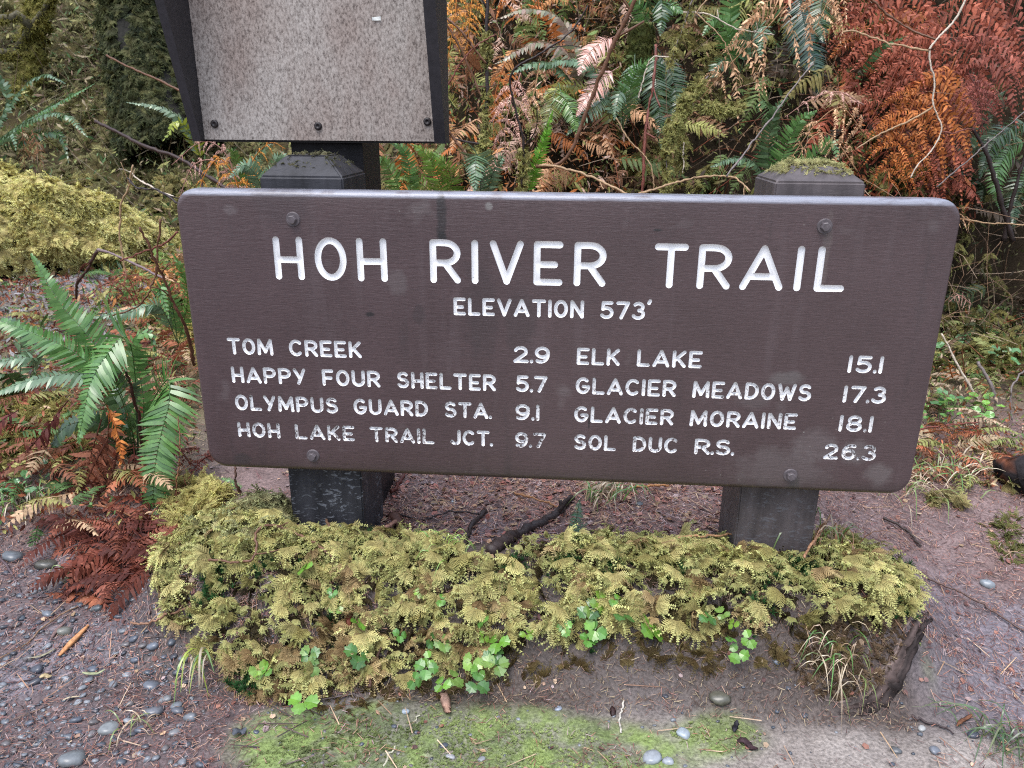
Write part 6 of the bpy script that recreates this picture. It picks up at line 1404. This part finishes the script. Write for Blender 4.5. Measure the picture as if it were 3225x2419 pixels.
def snag():
    P = px_path([(2010, 260, 2.45), (2016, 160, 2.42), (2022, 70, 2.4)]); d = np.dot(P[1] - CAM, FW); root = thing('mossy_snag', 'short mossy green broken tree stump in the thicket above the sign', 'stump', tuple(P[0])); r = np.random.default_rng(9)
    Q = catmull(P, 10); rr = np.array([84, 80, 78, 76, 75, 75, 74, 74, 72, 70]) / FPX * d * .5; a = Acc(); add_tube(a, Q, rr, 16, (.10, .115, .035)); a.obj('trunk', M_BARK, root)
    n = 420; t = r.random(n) * 8.9; k = t.astype(int); f = (t - k)[:, None]; T, N, S = frames(Q, (0, -1, .1)); th = r.uniform(-3.1, 3.1, n); dd = N[k] * np.cos(th)[:, None] + S[k] * np.sin(th)[:, None]
    b = Acc(); moss_on(b, Q[k] * (1 - f) + Q[k + 1] * f + dd * rr[k][:, None], dd, (.09, .11, .03), (.17, .20, .05), .7, r, .0, (0, 0, -1), .3); b.obj('moss', M_MOSS, root, smooth=False)
snag()

# ------------------------------------------------------------------ rotten wood and plants at the right
def build_rotten_log():
    r = np.random.default_rng(71); root = thing('rotten_log', 'rotten curved log rim half buried at the right end of the moss bed', 'log', tuple(G(2800, 2150)))
    pts = [(2600, 2222), (2650, 2228), (2715, 2222), (2775, 2178), (2818, 2105), (2850, 2030), (2880, 1970), (2905, 1940), (2925, 1930)]
    P = catmull([np.array(q) for q in lay_px(pts, -.002)], 44); rr = np.interp(np.linspace(0, 1, 44), np.linspace(0, 1, 9), [.003, .008, .012, .013, .012, .011, .009, .006, .002])
    for j, (o, sc, c) in enumerate((((0, 0, 0), 1, (.07, .05, .045)), ((.007, -.010, -.006), .8, (.035, .026, .024)), ((-.010, .008, .010), .55, (.16, .12, .105)))):
        a = Acc(); V, F, T = tube(P + np.array(o) + r.normal(0, .0015, P.shape), rr * sc, 12); ax = np.vstack([np.repeat(P + np.array(o), 12, 0), P[:1], P[-1:]])
        al = np.repeat(np.linspace(0, 9, 44), 12); al = np.r_[al, 0, 9]; an = np.r_[np.tile(np.arange(12), 44), 0, 0]; V = V + (V - ax) * (1.5 * (fbm(al * .8 + j, an * 1.7, 5 + j) - .5) + .7 * (fbm(al * 5, an * 2.9, 15 + j) - .5))[:, None]; a.add(V, F, np.clip(np.array(c) * (1 + 2.2 * (fbm(al * 1.2, an * 3.1, 8)[:, None] - .5)), .008, 1)); a.T.append(T); a.obj('wood_layer', M_BARK, root)
    # humus held inside the rim
    a = Acc(); poly = gpoly([(2480, 2120), (2600, 2205), (2710, 2200), (2770, 2150), (2815, 2080), (2850, 1990), (2840, 1930), (2600, 1960)]); xy = sample(poly, 520, r)
    p = np.c_[xy, H(xy[:, 0], xy[:, 1]) + .001]; moss_on(a, p, nrm(xy[:, 0], xy[:, 1]), (.12, .085, .05), (.27, .20, .12), .36, r, 0, None, .8); a.obj('humus', M_MOSS, root, smooth=False)
build_rotten_log()
def build_charred_log():
    r = np.random.default_rng(73); P = catmull([G(3150, 1500), G(3220, 1540), G(3320, 1580), G(3450, 1600)], 20); P[:, 2] = H(P[:, 0], P[:, 1]) + .025
    root = thing('charred_log', 'black charred log end with a rusty streak at the right edge', 'log', tuple(P[0])); V, F, T = tube(P, np.interp(np.linspace(0, 1, 20), [0, .15, 1], [.02, .055, .065]), 14)
    V = V + .075 * (np.stack([fbm(V[:, 0] * 26, V[:, 1] * 26 + V[:, 2] * 60, 4 + q) for q in range(3)], -1) - .5); k = (fbm(V[:, 0] * 14, V[:, 2] * 70, 6)[:, None] > .63) * 1.0
    a = Acc(); a.add(V, F, np.array((.018, .015, .016)) * (1 - k) + np.array((.13, .045, .022)) * k); a.T.append(T); a.obj('wood', M_BARK, root)
build_charred_log()
def herb(label, px, py, n, spread, size, tint, Y=None, seed=0):
    """low leafy herb: round soft leaves on thin stalks, ONE plant"""
    r = np.random.default_rng(seed + 900); b = G(px, py) if Y is None else at(px, py, Y); a = Acc(); th = np.linspace(0, 2 * math.pi, 9)[:-1]
    for k in range(n):
        o = np.array([r.normal(0, spread), r.normal(0, spread), r.uniform(.02, .09)]); c = b + o; c[2] = max(c[2], H(c[0], c[1]) + .015)
        z = unit(np.array([r.normal(0, .35), r.normal(-.25, .35), 1])); R = rots(z[None], r.uniform(0, 6, 1))[0]; s = size * r.uniform(.6, 1.3)
        V = [c] + [c + R @ np.array([math.cos(t) * s, math.sin(t) * s * .85, s * .18 * abs(math.sin(t * 2))]) for t in th]; a.add(V, [(0, 1 + j, 1 + (j + 1) % 8) for j in range(8)], np.array(tint) * r.uniform(.7, 1.3))
        g = np.array([b[0] + o[0] * .4, b[1] + o[1] * .4, 0]); g[2] = H(g[0], g[1]); add_tube(a, [g, c], [.0011, .0008], 3, np.array(tint) * .6)
    return tag(a.obj('herb', M_LEAF, None, smooth=False, base=b), label, 'plant')
herb('low bright green herb with round leaves right of the sign, lower one', 2960, 1340, 22, .07, .017, (.12, .27, .05), None, 1)
herb('pale minty green leaf cluster right of the sign, upper one', 3080, 1130, 20, .10, .022, (.12, .26, .10), None, 2)
herb('single bright leaf pair beside the brown leaning stick at right', 3100, 1305, 8, .03, .020, (.16, .32, .05), None, 3)
herb('small green herb at the right edge below the dark thicket', 3190, 1160, 16, .09, .022, (.10, .24, .08), None, 4)
herb('green leaves on the ground beside the right edge of the sign', 2900, 1280, 16, .06, .018, (.08, .19, .06), None, 5)
herb('small green herb at the left edge under the near fern', 90, 1560, 16, .04, .013, (.12, .26, .10), None, 6)
herb('dark green leaves low at the far left edge', 30, 1470, 14, .05, .014, (.09, .18, .06), None, 7)
herb('fresh green leaves close to the left edge of the sign', 545, 790, 14, .05, .03, (.16, .34, .05), None, 8)
herb('yellow-green leaves beside the reddish sapling stem', 575, 900, 14, .05, .02, (.22, .28, .05), None, 9)
def sprig(label, path, wpx, n, tint, mt=None):
    P = px_path(path); d = np.dot(P[0] - CAM, FW); a = Acc(); frond_piece(a, P, wpx / FPX * d, n, tint[0], tint[1], (0, -.5, .8), dead=.1, fwd=.5, pw=.55, bare=.05, rach=.0013); return tag(a.obj('conifer_sprig', M_LEAF, None, base=P[0]), label, 'sprig')
CG = ((.04, .12, .05), (.07, .18, .08))
def gp(x, y, l=.03):
    q = G(x, y) + np.array([0, 0, l]); return q
def gsprig(label, pts, wpx, n, tint, l=.02):
    P = [gp(x, y, l) for x, y in pts]; d = np.dot(P[0] - CAM, FW); a = Acc(); frond_piece(a, P, wpx / FPX * d, n, tint[0], tint[1], (0, -.3, .9), dead=.1, fwd=.5, pw=.5, bare=.05, rach=.0013); return tag(a.obj('conifer_sprig', M_LEAF, None, base=P[0]), label, 'sprig')
gsprig('green conifer sprig on the duff right of the rotting branch, upper one', [(1800, 1690), (1815, 1650), (1825, 1595)], 30, 26, CG)
gsprig('green conifer sprig on the duff right of the rotting branch, lower one', [(1795, 1715), (1815, 1690), (1850, 1670)], 28, 22, CG)
gsprig('small green conifer sprig at the moss edge left of the left post', [(760, 1560), (720, 1530), (690, 1525)], 24, 16, ((.10, .25, .06), (.18, .34, .1)))

def cap_moss(post, x0, x1, y0, y1, z, n, edge, tA, tB, seed, plate):
    r = np.random.default_rng(seed); q = np.c_[r.uniform(x0, x1, n), r.uniform(y0, y1, n)]; ins = edge
    u = np.minimum.reduce([q[:, 0] - x0, x1 - q[:, 0], q[:, 1] - y0, y1 - q[:, 1]]); zz = z + np.minimum(u / ins, 1) * plate
    k = (u > ins * .62 - ins * .5 * fbm(q[:, 0] * 60, q[:, 1] * 60, seed)) & (fbm(q[:, 0] * 35, q[:, 1] * 35, seed + 3) > .36); q, zz = q[k], zz[k]
    a = Acc(); moss_on(a, np.c_[q[:, 0] + OX, q[:, 1], zz + OZ], np.tile([0, -.2, 1.0], (len(q), 1)), tA, tB, .26, r, .001, None, .6); a.obj('moss', M_MOSS, post, smooth=False)
cap_moss(POST_R, 1.19, 1.352, .052, .22, .024, 2600, .042, (.36, .35, .16), (.70, .70, .34), 3, .031)
cap_moss(POST_L, .168, .33, .052, .22, .022, 520, .045, (.16, .16, .09), (.26, .27, .15), 4, .041)

def build_algae_tufts():
    r = np.random.default_rng(91); a = Acc(); tv = []; tf = []
    for k in range(7):
        az = k * 2.4; d = np.array([math.cos(az) * .8, math.sin(az) * .8, .9]); q = unit(np.cross(d, UPV)); i = len(tv); tv += [-q * .35, q * .35, d]; tf.append((i, i + 1, i + 2))
    n = 52000; X = r.uniform(.05, 1.68, n); y = r.uniform(-.62, -.05, n); x = X + OX
    g = np.exp(-(((X - .66) / .38) ** 2 + ((y + .38) / .125) ** 2)) * 1.2 + .9 * np.exp(-(((X - 1.13) / .09) ** 2 + ((y + .30) / .05) ** 2)) + .7 * np.exp(-(((X - 1.56) / .035) ** 2 + ((y + .13) / .08) ** 2)) + .35 * np.exp(-(((X - .3) / .2) ** 2 + ((y + .44) / .1) ** 2))
    k = g * (.45 + .95 * fbm(x * 14, y * 14, 23)) > .52 + .26 * r.random(n) + .14 * (fbm(x * 45, y * 45, 51) > .5); x, y, X = x[k], y[k], X[k]; m = len(x)
    c = np.array([.10, .125, .055]) + (np.array([.24, .29, .10]) - np.array([.10, .125, .055])) * fbm(x * 25, y * 25, 29)[:, None]
    c = c * (.80 + .95 * sstep(.40, .68, X) * (.6 + .8 * fbm(x * 8, y * 8, 37)))[:, None]
    scatter(a, np.array(tv), np.array(tf), np.c_[x, y, H(x, y)], rots(np.tile(UPV, (m, 1)) + r.normal(0, .25, (m, 3)), r.uniform(0, 6.3, m)), r.uniform(.0022, .0055, m), c * r.uniform(.7, 1.3, (m, 1)))
    o = a.obj('short_moss', M_MOSS, None, smooth=False); tag(o, 'low bright green moss film on the silt along the bottom', 'moss', kind='stuff')
build_algae_tufts()
def build_near_cover():
    """dead leaves, moss and scraps that fill the fern bank left of the sign and the verge right of it"""
    r = np.random.default_rng(93); a = Acc()
    lv = np.array([(0, 0, 0), (-.15, .35, .05), (.15, .35, .05), (-.1, .7, .04), (.1, .7, .04), (0, 1, -.08)]); lf = np.array([(0, 2, 1), (1, 2, 4), (1, 4, 3), (3, 4, 5)])
    fa = Acc(); frond_piece(fa, [(0, 0, 0), (0, .35, .06), (0, .7, .05), (0, 1, -.1)], .24, 16, (1, 1, 1), (1, 1, 1), (0, 0, 1), dead=.3, bare=.06, rach=.008, r=r); fv = np.concatenate(fa.V); ff = np.concatenate(fa.Q)
    def fill(poly, n, nf, cols, top, smax):
        xy = sample(poly, n, r); p = np.c_[xy, H(xy[:, 0], xy[:, 1]) + top * r.random(n) ** 2]; d = unit(r.normal(0, 1, (n, 3)) + [0, -.3, .0]); z = unit(np.cross(d, r.normal(0, 1, (n, 3)))); Rm = np.stack([np.cross(d, z), d, z], -1)
        scatter(a, lv, lf, p, Rm, r.uniform(.008, smax, n), np.array(cols)[r.integers(0, len(cols), n)] * r.uniform(.6, 1.3, (n, 1)))
        xy = sample(poly, nf, r); p = np.c_[xy, H(xy[:, 0], xy[:, 1]) + .01 + top * .6 * r.random(nf)]; d = unit(np.c_[r.normal(0, 1, nf), r.normal(-.3, .8, nf), r.normal(-.05, .25, nf)]); z = unit(UPV - d * d[:, 2:3] + r.normal(0, .2, (nf, 3))); xx = unit(np.cross(d, z)); Rm = np.stack([xx, d, np.cross(xx, d)], -1)
        scatter(a, fv, ff, p, Rm, r.uniform(.08, .2, nf), np.array(cols)[r.integers(0, len(cols), nf)] * r.uniform(.7, 1.3, (nf, 1)))
    LC = [(.22, .06, .035), (.34, .12, .06), (.12, .04, .03), (.34, .32, .11), (.10, .18, .06), (.44, .30, .18), (.22, .09, .05)]
    fill(gpoly([(-80, 1250), (300, 1180), (440, 1060), (590, 1120), (640, 1480), (560, 1640), (330, 1700), (120, 1690), (-80, 1720)]), 4200, 150, LC, .10, .035)
    fill(gpoly([(380, 900), (600, 830), (640, 1150), (420, 1080)]), 1600, 50, LC, .10, .04)
    fill(gpoly([(-80, 900), (420, 860), (420, 1000), (300, 1150), (-80, 1250)]), 4200, 70, LC + [(.3, .28, .28), (.2, .19, .19)], .05, .05)
    fill(gpoly([(250, 1600), (480, 1560), (520, 1800), (330, 1870), (200, 1740)]), 900, 70, [(.16, .045, .028), (.24, .08, .05), (.10, .03, .022)], .02, .016)
    fill(gpoly([(2870, 1000), (3225, 950), (3225, 1430), (2860, 1400)]), 2600, 60, [(.12, .20, .06), (.24, .26, .09), (.34, .13, .06), (.16, .10, .06), (.40, .30, .2)], .08, .035)
    fill(gpoly([(2850, 1400), (3225, 1400), (3225, 1560), (2880, 1530)]), 900, 30, [(.46, .16, .08), (.40, .30, .18), (.30, .30, .10), (.2, .1, .06)], .04, .03)
    o = a.obj('leaf_clutter', M_DEAD, None, smooth=False); tag(o, 'dead leaves and fern scraps covering the verge at both ends of the sign', 'leaf litter', kind='stuff')
build_near_cover()
